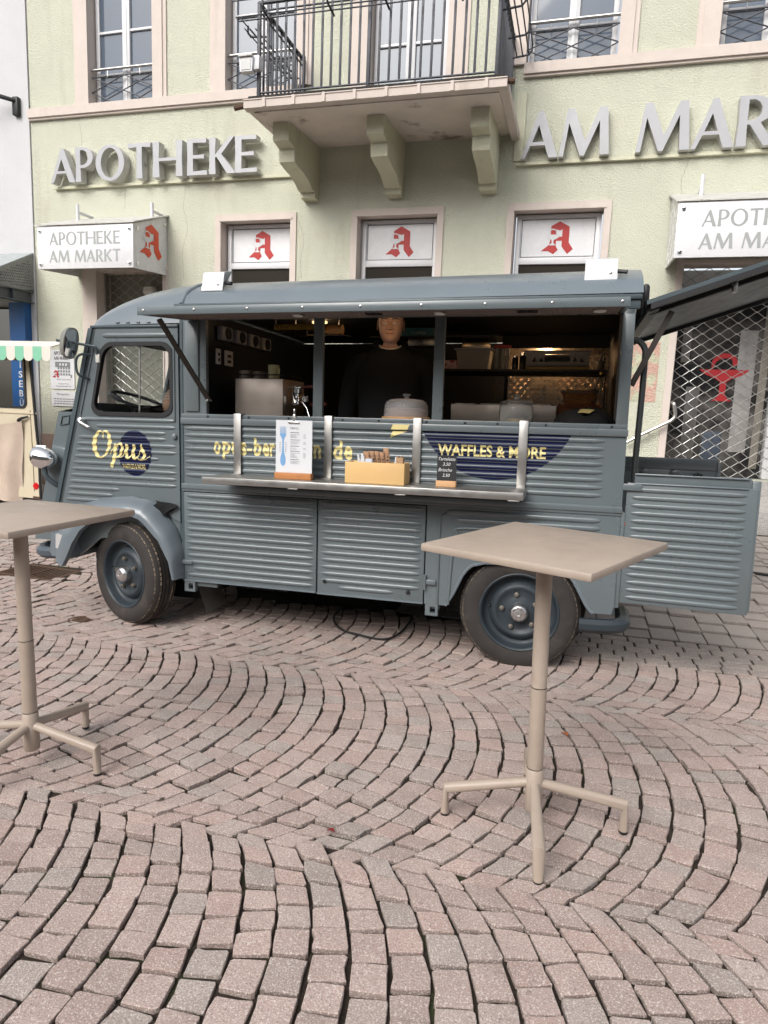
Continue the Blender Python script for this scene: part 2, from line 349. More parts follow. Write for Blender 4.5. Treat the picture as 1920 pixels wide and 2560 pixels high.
def stone(poly, jit, ch, ins, drop, deep, tilt, dz=0., dome=.002):
    cx, cy = cen(poly); n = len(poly)
    if sum(poly[i][0]*poly[(i+1) % n][1]-poly[(i+1) % n][0]*poly[i][1] for i in range(n)) < 0: poly = poly[::-1]
    per = []
    mids = set(rng.sample(range(n), min(n, 2)))
    for i in range(n):
        p0, p, p1 = Vector(poly[i-1]), Vector(poly[i]), Vector(poly[(i+1) % n]); a = (p0-p); b = (p1-p)
        for e in (a, b):
            l = e.length; k = min(ch*rng.uniform(.7, 1.4), .3*l); q = p+e/l*k if l > 1e-6 else p
            per.append(Vector((q.x+rng.uniform(-jit, jit), q.y+rng.uniform(-jit, jit))))
        if i in mids and jit > 0:
            q = p+b*rng.uniform(.35, .65); per.append(Vector((q.x+rng.uniform(-jit, jit)*1.6, q.y+rng.uniform(-jit, jit)*1.6)))
    m = len(per); c = Vector((cx, cy)); z0 = gz(cx, cy)+dz; tx, ty = rng.gauss(0, tilt), rng.gauss(0, tilt)
    def z(q, d): return z0-d-(NV.x*(q.x-cx)+NV.y*(q.y-cy))/NV.z+tx*(q.x-cx)+ty*(q.y-cy)
    vs = []
    for q in per: vs.append((q.x, q.y, z(q, deep)))
    for q in per: vs.append((q.x, q.y, z(q, drop)+rng.uniform(-1, 1)*jit*.6))
    for q in per:
        d = c-q; q2 = q+d.normalized()*min(ins*rng.uniform(.7, 1.3), d.length*.5); vs.append((q2.x, q2.y, z(q2, 0)))
    vs.append((cx, cy, z(c, -dome)))
    fs = []
    for k in (0, 1):
        for i in range(m): fs.append((k*m+i, k*m+(i+1) % m, (k+1)*m+(i+1) % m, (k+1)*m+i))
    fs += [(2*m+i, 2*m+(i+1) % m, 3*m) for i in range(m)]
    return (cx, cy, z0), vs, fs, m
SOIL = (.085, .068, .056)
def soil_shade(col, m, n): k = [tuple(c*.35+d*.65 for c, d in zip(col, SOIL))]*m; return k+[tuple(c*.62+d*.38 for c, d in zip(col, SOIL))]*m+[col]*(n-2*m)  # soil on the stone sides, with joint shade painted into the same tint
def in_view(x, y, m=60):                         # inside the photograph's frame
    p = proj((x, y, gz(x, y))); return p and -m < p[0] < 1920+m and 1150 < p[1] < 2560+m*3
def near(x, y): return -7.6 < x < 4.2 and -.4 < y < 9
def scr_area(poly):
    q = [proj((x, y, gz(x, y))) for x, y in poly]
    if any(p is None for p in q): return 0
    return area(q)
PAL = [(.372, .286, .254), (.388, .282, .248), (.358, .290, .260), (.368, .276, .244), (.335, .286, .258), (.394, .302, .268), (.338, .262, .234)]
def tone(pal, a=.10):
    c = rng.choice(pal); k = rng.uniform(1-a, 1+a); return (c[0]*k, c[1]*k, c[2]*k)
cob = []
RC, HB, PA = 1.21, .75, .1065
XEND = math.sqrt(RC*RC-HB*HB)
for kb in range(-1, 2):
    yc = 1.87+1.5*kb+.75
    for j in range(-70, 40):
        cx = j*PA-.02-XEND
        def jog(k): return .020*(1 if (j+k) % 2 else -1)+random.Random(j*31+k*977).uniform(-.014, .014)
        t0, t1 = math.asin((-HB+jog(kb))/RC), math.asin((HB+jog(kb+1))/RC)
        n = max(8, round((t1-t0)*RC/.097)); ws = [rng.uniform(.80, 1.20) for _ in range(n)]; tot = sum(ws); th = t0; shift = rng.uniform(-.004, .004)
        def pt(t, u, g0=.0049):
            nx_, ny_ = math.cos(t), math.sin(t); k = sstep((abs(t)/.62-.45)/.55); dx_, dy_ = nx_*(1-k)+k, ny_*(1-k); l = math.hypot(dx_, dy_); dx_ /= l; dy_ /= l
            w = PA*math.cos(t)/(dx_*nx_+dy_*ny_); d = g0+(w-2*g0)*u
            return (cx+shift*(1-u)*0+RC*nx_+dx_*d, yc+RC*ny_+dy_*d)
        for w_ in ws:
            t2 = th+(t1-t0)*w_/tot; e = .0062/RC*rng.uniform(.7, 1.3); e2 = .0062/RC*rng.uniform(.6, 1.35)
            poly = [pt(th+e, 0), pt(th+e2, 1), pt(t2-e2, 1), pt(t2-e, 0)]; th = t2; c0 = cen(poly)
            ra, ox, oy = rng.gauss(0, .022), rng.gauss(0, .0013), rng.gauss(0, .0013); poly = [(c0[0]+ox+(x-c0[0])*math.cos(ra)-(y-c0[1])*math.sin(ra), c0[1]+oy+(x-c0[0])*math.sin(ra)+(y-c0[1])*math.cos(ra)) for x, y in poly]
            if not near(*c0): continue
            if c0[0] > .12: poly = clip(poly, 0, 1, 4.115)
            if len(poly) < 3 or area(poly) < .0011 or (c0[0] < -2 and c0[1] < .2): continue
            c0 = cen(poly)
            if -2.5 < c0[0] < .3 and c0[1] > 4.62: continue
            cob.append(poly)
for row in range(7):                            # coursed setts on the far left
    y0 = 4.885+row*.098; x = -7.6+(row % 2)*.06
    while x < -2.2:
        w = rng.uniform(.085, .13); p = [(x+.005, y0+.005), (x+w-.005, y0+.005), (x+w-.005, y0+.093), (x+.005, y0+.093)]; x += w
        if near(*cen(p)): cob.append(p)
GRATE = (-4.70, -4.10, 4.56, 4.93)
cob = [p for p in cob if not (GRATE[0]-.03 < cen(p)[0] < GRATE[1]+.03 and GRATE[2]-.03 < cen(p)[1] < GRATE[3]+.03) and (cen(p)[0]+3.105)**2+(cen(p)[1]-3.694)**2 > .088**2]
def rank(p):
    c = cen(p); q = proj((*c, gz(*c)))
    return -scr_area(p) if q and -20 < q[0] < 1940 and q[1] < 2580 else 0
cob.sort(key=rank)
street = MB()
NX, NY = 40, 40
street.grid(lambda u, v: (-14+20*u, -6+16.4*v, gz(-14+20*u, -6+16.4*v)-.0140), NX, NY)
street = street.build('street', BED, kind='structure', smooth=60)
sv, sf, sc = [], [], []
for i, p in enumerate(cob):
    o, vs, fs, nm_ = stone(p, .0032, .0042, .0024, .0024, .05, .026, rng.gauss(0, .0032), .0003)
    col = tone(PAL)
    if i < 300:
        me = tint_mesh('cobblestone', [(a-o[0], b-o[1], c-o[2]) for a, b, c in vs], fs, soil_shade(col, nm_, len(vs)))
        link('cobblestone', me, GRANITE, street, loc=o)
    else:
        b = len(sv); sv += vs; sf += [tuple(q+b for q in f) for f in fs]; sc += soil_shade(col, nm_, len(vs))
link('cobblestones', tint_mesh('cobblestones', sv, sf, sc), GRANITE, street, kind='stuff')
SPAL = [(.31, .265, .24), (.29, .25, .228), (.335, .285, .255)]
REST = {}
def hidden(x, y): return (-3.3 < x < .07 and y > 4.6) or (x < -5.9 and 6.9 < y < 8.6)
def lay(poly, name, mt, parent, pal, a, **kw):
    if not in_view(*cen(poly), 30) or hidden(*cen(poly)):
        o, vs, fs, nm_ = stone(poly, **kw); V_, F_, C_, _, _ = REST.setdefault(name, ([], [], [], mt, parent)); b = len(V_); V_ += vs; F_ += [tuple(q+b for q in f) for f in fs]; C_ += soil_shade(tone(pal, a), nm_, len(vs)); return
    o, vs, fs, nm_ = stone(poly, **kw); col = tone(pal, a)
    me = tint_mesh(name, [(x-o[0], y-o[1], z-o[2]) for x, y, z in vs], fs, soil_shade(col, nm_, len(vs))); return link(name, me, mt, parent, loc=o)
for row in range(5):                            # gutter strip of running-bond setts
    y0 = 4.125+row*.105; x = -.02+(row % 2)*.07
    while x < 4.0:
        w = rng.uniform(.125, .165); p = [(x+.004, y0+.004), (x+w-.004, y0+.004), (x+w-.004, y0+.101), (x+.004, y0+.101)]; x += w
        lay(p, 'sett', GRANITE, street, SPAL, .09, jit=.002, ch=.007, ins=.006, drop=.005, deep=.05, tilt=.008, dz=-.004, dome=.001)
pav = MB()
pav.grid(lambda u, v: (-1.2+5.2*u, 4.655+4.35*v, gz(-1.2+5.2*u, 4.655+4.35*v)-.012), 6, 14)
pav.grid(lambda u, v: (-11+9.8*u, 5.575+3.43*v, gz(-11+9.8*u, 5.575+3.43*v)-.012), 8, 10)
pav = pav.build('pavement', BED, kind='structure', smooth=60)
PPAL = [(.36, .315, .285), (.34, .30, .272), (.375, .33, .30)]
def slab_field(xa, xb, ya, yb, w):
    x = xa
    while x < xb:
        y = ya-rng.uniform(0, .2)
        while y < yb:
            l = rng.choice((.17, .26, .26, .34)); y2 = y+l
            p = [(x+.0025, max(y, ya)+.0025), (x+w-.0025, max(y, ya)+.0025), (x+w-.0025, min(y2, yb)-.0025), (x+.0025, min(y2, yb)-.0025)]; y = y2
            if p[2][1]-p[0][1] < .03: continue
            c = cen(p)
            if not (1.5 < c[0] and c[1] > 8.2): lay(p, 'paving_slab', SLABM, pav, PPAL, .06, jit=0, ch=.004, ins=.004, drop=.003, deep=.03, tilt=.0015, dome=0)
        x += w
slab_field(.07, 4.0, 4.66, 9.0, .172)
slab_field(-8.9, -1.19, 5.58, 9.0, .21)
slab_field(-1.18, .06, 4.66, 9.0, .172)
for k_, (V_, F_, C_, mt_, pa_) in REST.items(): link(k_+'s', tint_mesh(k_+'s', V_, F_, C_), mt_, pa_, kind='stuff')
# iron grate, valve cap, leaves
t = thing('drain_grate', 'rusty iron drain grate let into the cobbles beside the left table', 'drain grate', (-4.4, 4.745, gz(-4.4, 4.745)))
m = MB()
for a in ((-.30, -.27, -.185, .185), (.27, .30, -.185, .185), (-.27, .27, -.185, -.155), (-.27, .27, .155, .185), (-.012, .012, -.155, .155)): m.box(*a, -.03, .002)
m.build('frame', RUST, t)
for k in range(13):
    x = -.255+k*.0425; MB().bbox(x-.010, x+.010, -.153, .153, -.03, .0, .003).build('bar', RUST, t)
t.rotation_euler = (math.atan2(-NV.y, NV.z)*0, 0, R(-3))
t = thing('valve_cap', 'small round rusty iron valve cap set in the cobbles by the front wheel', 'valve cap', (-3.105, 3.694, gz(-3.105, 3.694)+.002))
MB().lathe([(.001, -.03), (.082, -.03), (.082, 0), (.070, 0), (.068, -.004), (.055, -.004), (.053, .001), (.02, .002), (.018, -.003), (.001, -.003)], 28).build('cap', RUST, t)
def leaf(name, label, x, y, s, mt, rz):
    m = MB(); n = 9
    m.grid(lambda u, v: ((u-.5)*s*.62*math.sin(math.pi*min(.98, v*.93+.05)), (v-.5)*s, .003+s*.22*abs(u-.5)+s*.12*math.sin(v*5)), 5, n)
    m.tube([(0, -.5*s, .004), (0, -.75*s, .008)], s*.02, 4)
    o = m.build(name, mt, label=label, cat='leaf'); o.location = (x, y, gz(x, y)+.004); o.rotation_euler = (0, 0, rz)
leaf('fallen_leaf', 'small orange fallen leaf on the cobbles right of the table post', .056, 2.979, .045, LEAFR, .6)
leaf('fallen_leaf', 'dark red fallen leaf in a joint between the front cobbles', -.686, 1.972, .032, LEAFD, 1.2)
# ================================================================== PHARMACY BUILDING (local y = -distance in front of the wall)
BL = thing('pharmacy_building', 'sage green rendered pharmacy building with pink window surrounds and a balcony', 'building', (0, D, 0))
def wall_mesh(x0, x1, z0, z1, ops, depth):
    xs = sorted({x0, x1, *[v for o in ops for v in o[:2]]}); zs = sorted({z0, z1, *[v for o in ops for v in o[2:4]]})
    xs = [x for x in xs if x0 <= x <= x1]; zs = [z for z in zs if z0 <= z <= z1]
    solid = lambda i, j: 0 <= i < len(xs)-1 and 0 <= j < len(zs)-1 and not any(o[0]-1e-6 < (xs[i]+xs[i+1])/2 < o[1] and o[2]-1e-6 < (zs[j]+zs[j+1])/2 < o[3] for o in ops)
    m = MB()
    for i in range(len(xs)-1):
        for j in range(len(zs)-1):
            if not solid(i, j): continue
            a, b, c, d = xs[i], xs[i+1], zs[j], zs[j+1]
            m.add([(a, 0, c), (b, 0, c), (b, 0, d), (a, 0, d)], [(0, 1, 2, 3)])
            for di, dj, q in ((-1, 0, [(a, c), (a, d)]), (1, 0, [(b, c), (b, d)]), (0, -1, [(a, c), (b, c)]), (0, 1, [(a, d), (b, d)])):
                if not solid(i+di, j+dj): m.add([(q[0][0], 0, q[0][1]), (q[1][0], 0, q[1][1]), (q[1][0], depth, q[1][1]), (q[0][0], depth, q[0][1])], [(0, 1, 2, 3)])
    return m
UP = [(-7.198, -6.116, 5.655, 8.6), (-4.995, -3.935, 5.655, 8.6), (-2.945, -1.915, 5.40, 8.6), (-.954, .118, 5.655, 8.6), (1.187, 2.25, 5.655, 8.6)]
LOW = [(-5.063, -3.992, 1.7, 3.988), (-3.035, -1.945, 1.7, 3.988), (-.972, .112, 1.7, 3.988)]
DOORL = (-7.14, -5.985, .06, 3.34); DOORR = (1.066, 2.95, .786, 3.32)
ALLOP = UP+LOW+[DOORL, DOORR]
wm = wall_mesh(-8.25, 5.0, -.4, 9.2, [tuple(o) for o in ALLOP], .32)
wall = wm.build('wall', PLASTER, BL, smooth=0)
m = MB(); m.box(-8.248, -7.40, -.03, .1, -.3, .44); m.build('plinth', SANDST, BL)
m = MB(); m.box(-8.248, -7.40, -.022, .1, .445, .85); m.build('plinth', SANDST, BL)
def surround(o, wl, wr, top, z0, parent):       # painted stone frame round an opening, stepped
    x0, x1, _, z1 = o; m = MB()
    for xa, xb in ((x0-wl, x0+.004), (x1-.004, x1+wr)):
        m.box(xa, xb, -.022, .03, z0, z1+top if top else 9.0)
        if wl > .12: m.box(xa+.055 if xa < x0 else xa-.004, xb+.004 if xa < x0 else xb-.055, -.040, -.018, z0+.001, z1+top if top else 9.0)
    if top: m.box(x0+.004, x1-.004, -.0225, .03, z1-.004, z1+top); m.box(x0-.02, x1+.02, -.033, -.021, z1-.012, z1+.022)
    # painted reveals
    m.box(x0-.004, x0+.003, .03, .30, z0+.002, z1); m.box(x1-.003, x1+.004, .03, .30, z0+.002, z1)
    if top: m.box(x0+.003, x1-.003, .03, .30, z1-.006, z1-.001)
    return m.build('surround', PINK, parent)
def casement(o, z0, z1, bars, parent, off=.13, mull=True, pane=PANE, fr=.06):
    x0, x1 = o[0]+.03, o[1]-.03; y0, y1 = off, off+.06; xm = (x0+x1)/2
    f = MB(); f.bbox(x0, x0+fr, y0, y1, z0, z1, .006); f.bbox(x1-fr, x1, y0, y1, z0, z1, .006); f.bbox(x0+fr-.002, x1-fr+.002, y0+.001, y1, z0, z0+fr, .006); f.bbox(x0+fr-.002, x1-fr+.002, y0+.001, y1, z1-fr, z1-.001, .006)
    if mull: f.bbox(xm-.062, xm+.062, y0-.012, y1, z0+fr*.6, z1-.02, .008); f.box(xm-.014, xm+.014, y0-.020, y0-.011, z0+fr, z1-.03)
    w = f.build('window', PVC, parent)
    for z in bars:
        for a, b in ((x0+fr, xm-.062), (xm+.062, x1-fr)): MB().bbox(a+.001, b-.001, y0-.004, y1-.01, z-.016, z+.016, .004).build('glazing_bar', PVC, w)
    zz = [z0+fr]+list(bars)+[z1-fr]
    for (a, b) in (((x0+fr, xm-.06), (xm+.06, x1-fr)) if mull else ((x0+fr, x1-fr),)):
        for k in range(len(zz)-1): MB().box(a, b, y0+.025, y0+.033, zz[k]+.001, zz[k+1]-.001).build('pane', pane, w)
    return w
def lattice(o, w):                              # french-balcony rail with crossed bars
    x0, x1 = o[0]+.005, o[1]-.005; zt, zb, y = 6.05, 5.66, .055
    MB().tube([(x0-.01, y, 6.145), (x1+.01, y, 6.145)], .021, 12).build('handrail', STEEL, w)
    for t_ in (.25, .75):
        x = x0+(x1-x0)*t_; MB().tube([(x, y, 6.145), (x, y, zt-.01)], .006, 6).build('rail_pin', STEEL, w)
    xm = (x0+x1)/2; zm = (zt+zb)/2-.01; q = .25*(x1-x0)
    for a, b in (((x0, zt), (x1, zt)), ((x0, zm), (xm, zt)), ((xm, zt), (x1, zm)), ((x0, zt), (xm+q*1.75, zb)), ((x1, zt), (xm-q*1.9, zb)), ((x0, zm), (xm-.10, zb)), ((x1, zm), (xm+.10, zb))):
        MB().tube([(a[0], y, a[1]), (b[0], y+.001, b[1])], .0085, 6).build('lattice_bar', IRON, w)
for i, o in enumerate(UP):
    if i == 2:
        surround(o, .27, .26, 0, 5.42, BL); casement(o, 5.45, 8.5, [6.10, 6.68, 7.3], BL); continue
    surround(o, .235, .205, 0, 5.655, BL)
    w = casement(o, 5.672, 8.5, [6.10, 6.665, 7.35], BL); lattice(o, w)
m = MB(); m.box(-8.249, -3.90, -.07, .02, 5.535, 5.655); m.box(-8.249, -3.90, -.045, .02, 5.505, 5.535)
m.box(-.96, 5.0, -.07, .02, 5.535, 5.655); m.box(-.96, 5.0, -.045, .02, 5.505, 5.535); m.build('sill_band', PINK, BL)
RL = [(.28,.86),(.545,1),(.86,.83),(.86,.35),(1,.15),(.84,0),(.69,.17),(.64,.25),(.64,.41),(.46,.41),(.46,.25),(.53,.13),(.39,0),(.22,.10),(0,.10),(.25,.30),(.28,.45)]
RLH = [(.46,.53),(.64,.53),(.64,.76),(.56,.72),(.46,.76)]
def logo(fn):                                   # red gothic A with a white chalice; fn(u, v, layer) -> 3D
    a = MB(); a.addbm(flat(RL, [RLH]), lambda c: fn(c.x, c.y, 0)); b = MB()
    bowl = [(.12,.60),(.58,.60),(.55,.52),(.45,.46),(.385,.44),(.375,.34),(.43,.30),(.46,.27),(.24,.27),(.27,.30),(.325,.34),(.315,.44),(.25,.46),(.15,.52)]
    b.addbm(flat(bowl), lambda c: fn(c.x, c.y, 1))
    sv_, sf_ = stroke([(.22,.64),(.24,.72),(.32,.76),(.42,.74),(.46,.68),(.44,.63)], [.02,.035,.035,.03,.02]); b.add([fn(p.x, p.y, 1) for p in sv_], sf_)
    return a, b
def logo_at(x0, x1, z0, z1, y, parent):
    a, b = logo(lambda u, v, k: (x0+(x1-x0)*u, y-.0035*k, z0+(z1-z0)*v)); p = a.build('red_emblem', RED, parent, smooth=0); b.build('chalice_mark', PVC, parent, smooth=0)
for o in LOW:
    surround(o, .082, .082, .078, 1.7, BL)
    x0, x1 = o[0]+.028, o[1]-.02; f = MB(); y0 = .15
    f.bbox(x0, x0+.055, y0, y0+.06, 1.7, 3.965, .006); f.bbox(x1-.055, x1, y0, y0+.06, 1.7, 3.965, .006); f.bbox(x0+.053, x1-.053, y0+.001, y0+.06, 3.925, 3.964, .006)
    f.bbox(x0+.053, x1-.053, y0+.001, y0+.06, 3.365, 3.445, .006)
    w = f.build('window', PVC, BL)
    MB().box(x0+.056, x1-.056, y0+.03, y0+.04, 3.446, 3.924).build('sign_panel', SIGNW, w)
    fr_ = MB(); ax, bx, az, bz = x0+.066, x1-.066, 3.456, 3.914
    for q in ((ax, ax+.007, az, bz), (bx-.007, bx, az, bz), (ax+.007, bx-.007, az, az+.007), (ax+.007, bx-.007, bz-.007, bz)): fr_.box(q[0], q[1], y0+.027, y0+.0305, q[2], q[3])
    fr_.build('black_border', BLACK, w); xm = (ax+bx)/2
    logo_at(xm-.195, xm+.195, 3.49, 3.885, y0+.0265, w)
    MB().box(x0+.056, x1-.056, y0+.032, y0+.04, 1.75, 3.364).build('pane', PANED, w)
# doors with roller grilles
def grille(x0, x1, z0, z1, y, px, name='roller_grille'):
    m = MB(); h = px*.335; rows = int((z1-z0)/h)+1; a = h/2-.004
    for i in range(rows):
        pts = []; x = x0; k = 0; zc = z0+i*h+h/2; s = 1 if i % 2 else -1
        while x < x1+px*.5:
            pts += [(min(x, x1), y, zc+s*a), (min(x+px*.13, x1), y, zc+s*a), (min(x+px*.5, x1), y, zc-s*a), (min(x+px*.63, x1), y, zc-s*a)]; x += px
        pts = [p for q, p in enumerate(pts) if q == 0 or p != pts[q-1]]; pts = [p for p in pts if p[2] < z1]
        if len(pts) > 1: m.tube(pts, .0046, 5)
        x = x0+(0 if i % 2 else px*.5)
        while x < x1-.03 and zc+a < z1:
            m.box(x+.004, x+px*.12, y-.008, y+.008, zc+a-.003, zc+a+.012); x += px
    return m.build(name, GRILLE, BL)
surround(DOORL, .255, .062, .06, .02, BL)
grille(DOORL[0]+.02, DOORL[1]-.01, .1, 3.33, .19, .205)
m = MB(); m.box(DOORL[0], DOORL[0]+.03, .15, .23, .06, 3.34); m.build('grille_track', STEEL, BL)
t = MB(); t.box(DOORL[0]-.8, DOORL[1]+.4, 1.0, 1.02, .0, 3.6); t.box(DOORL[0]-.8, DOORL[0]-.78, .33, 1.0, 0, 3.6); t.box(DOORL[0]-.8, DOORL[1]+.4, .33, 1.0, 3.42, 3.44); t = t.build('shop_front', SHOPLT, BL)
m = MB(); m.box(DOORL[0], DOORL[1], .31, .318, .1, 3.33); m.build('pane', mat('shop_glass_left', (.24, .235, .20), .12, spec=.5, var=.25, vs=1.3), BL)
MB().lathe([(.001, 0), (.08, .01), (.12, .06), (.10, .13), (.03, .17), (.001, .17)], 16, (DOORL[0]+.75, .25, 3.0)).build('ceiling_lamp', LEDW, BL)
surround(DOORR, .078, .05, .04, .79, BL)
grille(DOORR[0]+.01, DOORR[1], .80, 3.31, .12, .19)
m = MB(); m.box(DOORR[0]+.004, DOORR[0]+.02, .07, .16, .79, 3.3); m.build('grille_track', STEEL, BL)
MB().box(DOORR[0]+.004, DOORR[1], .45, .47, .79, 3.05).build('pane', mat('shop_glass_right', (.022, .021, .022), .05, spec=.5, var=.5, vs=1.7, col2=(.15, .14, .13), c2=(.50, .66), c2s=1.3), BL)
m = MB(); m.box(DOORR[0]+.004, DOORR[1], .44, .50, 3.05, 3.32); m.bbox(2.245, 2.40, .30, .44, .79, 3.05, .01); m.build('door_frame', PVC, BL)
MB().lathe([(.001, 0), (.10, .015), (.13, .05), (.13, .07), (.001, .07)], 18, (1.62, .42, 3.10)).build('ceiling_lamp', LEDW, BL)
for x, w_, z0_, z1_, c_ in ((1.30, .16, 1.0, 1.9, (.10, .095, .09)), (1.86, .20, 1.1, 2.6, (.30, .29, .28)), (2.12, .09, .9, 2.9, (.22, .20, .17)), (1.55, .22, .85, 1.35, (.045, .06, .085)), (1.20, .10, 2.2, 2.9, (.16, .15, .14))):
    MB().bbox(x, x+w_, .4425, .448, z0_, z1_, .001).build('door_poster', mat('poster_%d' % int(x*100), c_, .5, var=.35, vs=6), BL)
m = MB(); ex, ez = 1.72, 2.06
bowl = [(-.29,.06),(.29,.06),(.22,.0),(.10,-.05),(.04,-.09),(.035,-.24),(.06,-.29),(.12,-.33),(-.12,-.33),(-.06,-.29),(-.035,-.24),(-.04,-.09),(-.10,-.05),(-.22,0)]
m.addbm(flat(bowl), lambda c: (ex+c.x*1.0, .4405, ez+c.y))
v_, f_ = stroke([(-.14,.075),(-.12,.17),(-.02,.23),(.09,.20),(.12,.11)], [.02,.05,.06,.05,.06]); m.add([(ex+p.x, .4395, ez+p.y) for p in v_], f_)
m.build('red_chalice_emblem', mat('emblem_red', (.42, .018, .025), .5), BL, smooth=0)
# steps and handrail
st = MB(); st.box(1.55, 5, -.06, .30, .3, .784); stp = st.build('doorstep', STEPG, BL)
for k, (zt, dp) in enumerate(((.632, .36), (.455, .66), )):
    MB().bbox(1.52, 5, -dp, -.058+k*-.30, .12, zt, .012).build('step', STEPG, BL)
hr = MB(); hr.tube(smoothpts([(.60, -.10, 1.17), (.756, -.10, 1.269), (1.02, -.10, 1.42), (1.10, -.10, 1.47), (1.135, -.10, 1.53), (1.115, -.10, 1.64), (1.105, -.085, 1.675), (1.10, .0, 1.68)], 4), .021, 10)
hr.tube([(.86, -.10, 1.32), (.86, 0, 1.30)], .009, 6); hr.tube([(1.06, -.10, 1.45), (1.06, 0, 1.45)], .009, 6); hr.build('handrail', STEEL, BL)
m = MB(); m.box(.2, .90, -.0045, .01, 1.68, 2.40); m.build('repair_patch', mat('pink_repair_patch', (.56, .36, .29), .95, bump=.9, bs=42, bd=.03, var=.1, col2=(.5, .515, .375), c2=(.5, .62), c2s=5), BL)
MB().box(-1.02, -.905, -.02, .01, 4.56, 5.33).build('cable_duct', PLASTER2, BL)
# balcony
bx0, bx1 = -3.87, -1.06
prof = [(0, 4.87), (-1.38, 4.78), (-1.38, 4.90), (0, 4.93)]
m = MB().prism(prof, bx0, bx1, lambda u, v, w: (w, u, v)); bal = m.build('balcony', SOFF, BL)
m = MB()
gp = [(-1.375, 4.79), (-1.47, 4.80), (-1.475, 4.875), (-1.485, 4.88), (-1.485, 4.89), (-1.375, 4.885)]
m.prism(gp, bx0-.09, bx1+.09, lambda u, v, w: (w, u, v))
for sx, xx in ((1, bx1+.002), (-1, bx0-.002)):
    m.prism([(0, 4.80), (.09, 4.81), (.095, 4.885), (0, 4.89)], -1.37, -.0, lambda u, v, w: (xx+sx*u, w, v+(-w/1.37-1)*-.03*0))
m.build('balcony_gutter', PINK, bal)
for k in range(8): x = bx0+.15+k*.36; MB().box(x, x+.035, -1.489, -1.43, 4.797, 4.894).build('gutter_bracket', PINK, bal)
m = MB(); m.box(bx0-.05, bx1+.05, -1.44, -.02, 4.905, 4.935); m.build('balcony_edge', mat('dark_bitumen', (.03, .028, .025), .9, var=.4, vs=12, bump=.6, bs=60, bd=.02), bal)
m = MB(); m.tube([(bx0-.09, -1.43, 4.84), (bx0-.22, -1.44, 4.82)], .028, 8); m.tube([(bx1+.09, -1.44, 4.86), (bx1+.16, -1.42, 4.86)], .028, 8); m.build('gutter_spout', RUST, bal)
cp = [(0, 4.868), (-1.04, 4.80), (-1.03, 4.60), (-.86, 4.57), (-.84, 4.42), (-.72, 4.395), (-.55, 4.375), (-.42, 4.35), (-.32, 4.31), (-.25, 4.27), (-.16, 4.265), (-.155, 4.20), (0, 4.19)]
for x in (-3.59, -2.41, -1.20):
    MB().prism(cp, x-.205, x, lambda u, v, w: (w, u, v)).build('corbel', PLASTER2, bal)
rail = MB(); yf, xl, xr = -1.35, -3.83, -1.105; zt, zb = 5.93, 5.0
for x in (xl, -2.515, xr): rail.bbox(x-.019, x+.019, yf-.019, yf+.019, 4.93, zt+.02, .003)
rail.box(xl, xr, yf-.022, yf+.022, zt, zt+.022)
rail.tube([(xl, yf, zb), (xr, yf, zb)], .012, 6); rail.tube([(xl, yf, 5.86), (xr, yf, 5.86)], .011, 6)
for x in (xl, xr):
    rail.bbox(x-.016, x+.016, -.06, -.03, 4.93, 6.0, .003); rail.box(x-.021, x+.021, yf+.02, -.02, zt, zt+.022)
    rail.tube([(x, yf, zb), (x, -.03, zb)], .012, 6); rail.tube([(x, yf, 5.86), (x, -.03, 5.86)], .011, 6)
rail = rail.build('balcony_railing', IRON, bal)
proto = None
def bar(x, y):
    global proto
    if proto is None: proto = MB().bbox(-.013, .013, -.007, .007, 0, .93, .002).build('railing_bar', IRON, bal); o = proto
    else: o = proto.copy(); COL.objects.link(o); o.parent = bal
    o.location = (x, y, zb)
for a, b in ((xl, -2.515), (-2.515, xr)):
    for k in range(1, 12): bar(a+(b-a)*k/12, yf)
for x in (xl, xr):
    for k in range(1, 11): bar(x, yf+(1.31)*k/11)
def rack(x, sx):                                # flower-box holder on the side rail
    m = MB()
    for y in (yf+.18, yf+.75, yf+1.2): m.tube([(x, y, 5.68), (x+sx*.20, y, 5.70), (x+sx*.235, y, 5.74), (x+sx*.235, y, 5.82)], .012, 6)
    for dx, z in ((.06, 5.695), (.13, 5.70), (.20, 5.712), (.24, 5.81)): m.tube([(x+sx*dx, yf+.02, z), (x+sx*dx, -.12, z)], .008, 6)
    m.build('flower_box_rack', IRON, bal)
rack(xr, 1); rack(xl, -1)
m = MB()
for x in (xl+.15, xl+.9, -2.3, -1.5): m.tube([(x, yf, 5.72), (x, yf-.20, 5.74), (x, yf-.235, 5.78), (x, yf-.235, 5.86)], .012, 6)
for dy, z in ((.08, 5.735), (.15, 5.74), (.235, 5.86)): m.tube([(xl-.22, yf-dy, z), (xr+.1, yf-dy, z)], .008, 6)
m.build('flower_box_rack', IRON, bal)
t = thing('floodlight', 'white floodlight clamped to the left corner of the balcony railing', 'floodlight', (-3.93, D-1.42, 5.27))
m = MB(); m.prism([(-.075, -.085), (.075, -.085), (.085, .08), (-.085, .08)], -.06, .03, lambda u, v, w: (u, w, v)); m.build('housing', PVC, t)
MB().box(-.062, .062, -.066, -.061, -.07, .05).build('lens', mat('lamp_glass_grey', (.42, .42, .41), .15), t); MB().box(-.085, .085, -.085, -.06, .065, .085).build('visor', ALUS, t)
MB().bbox(.06, .15, -.03, .06, -.06, .09, .01).build('junction_box', PVC, t)
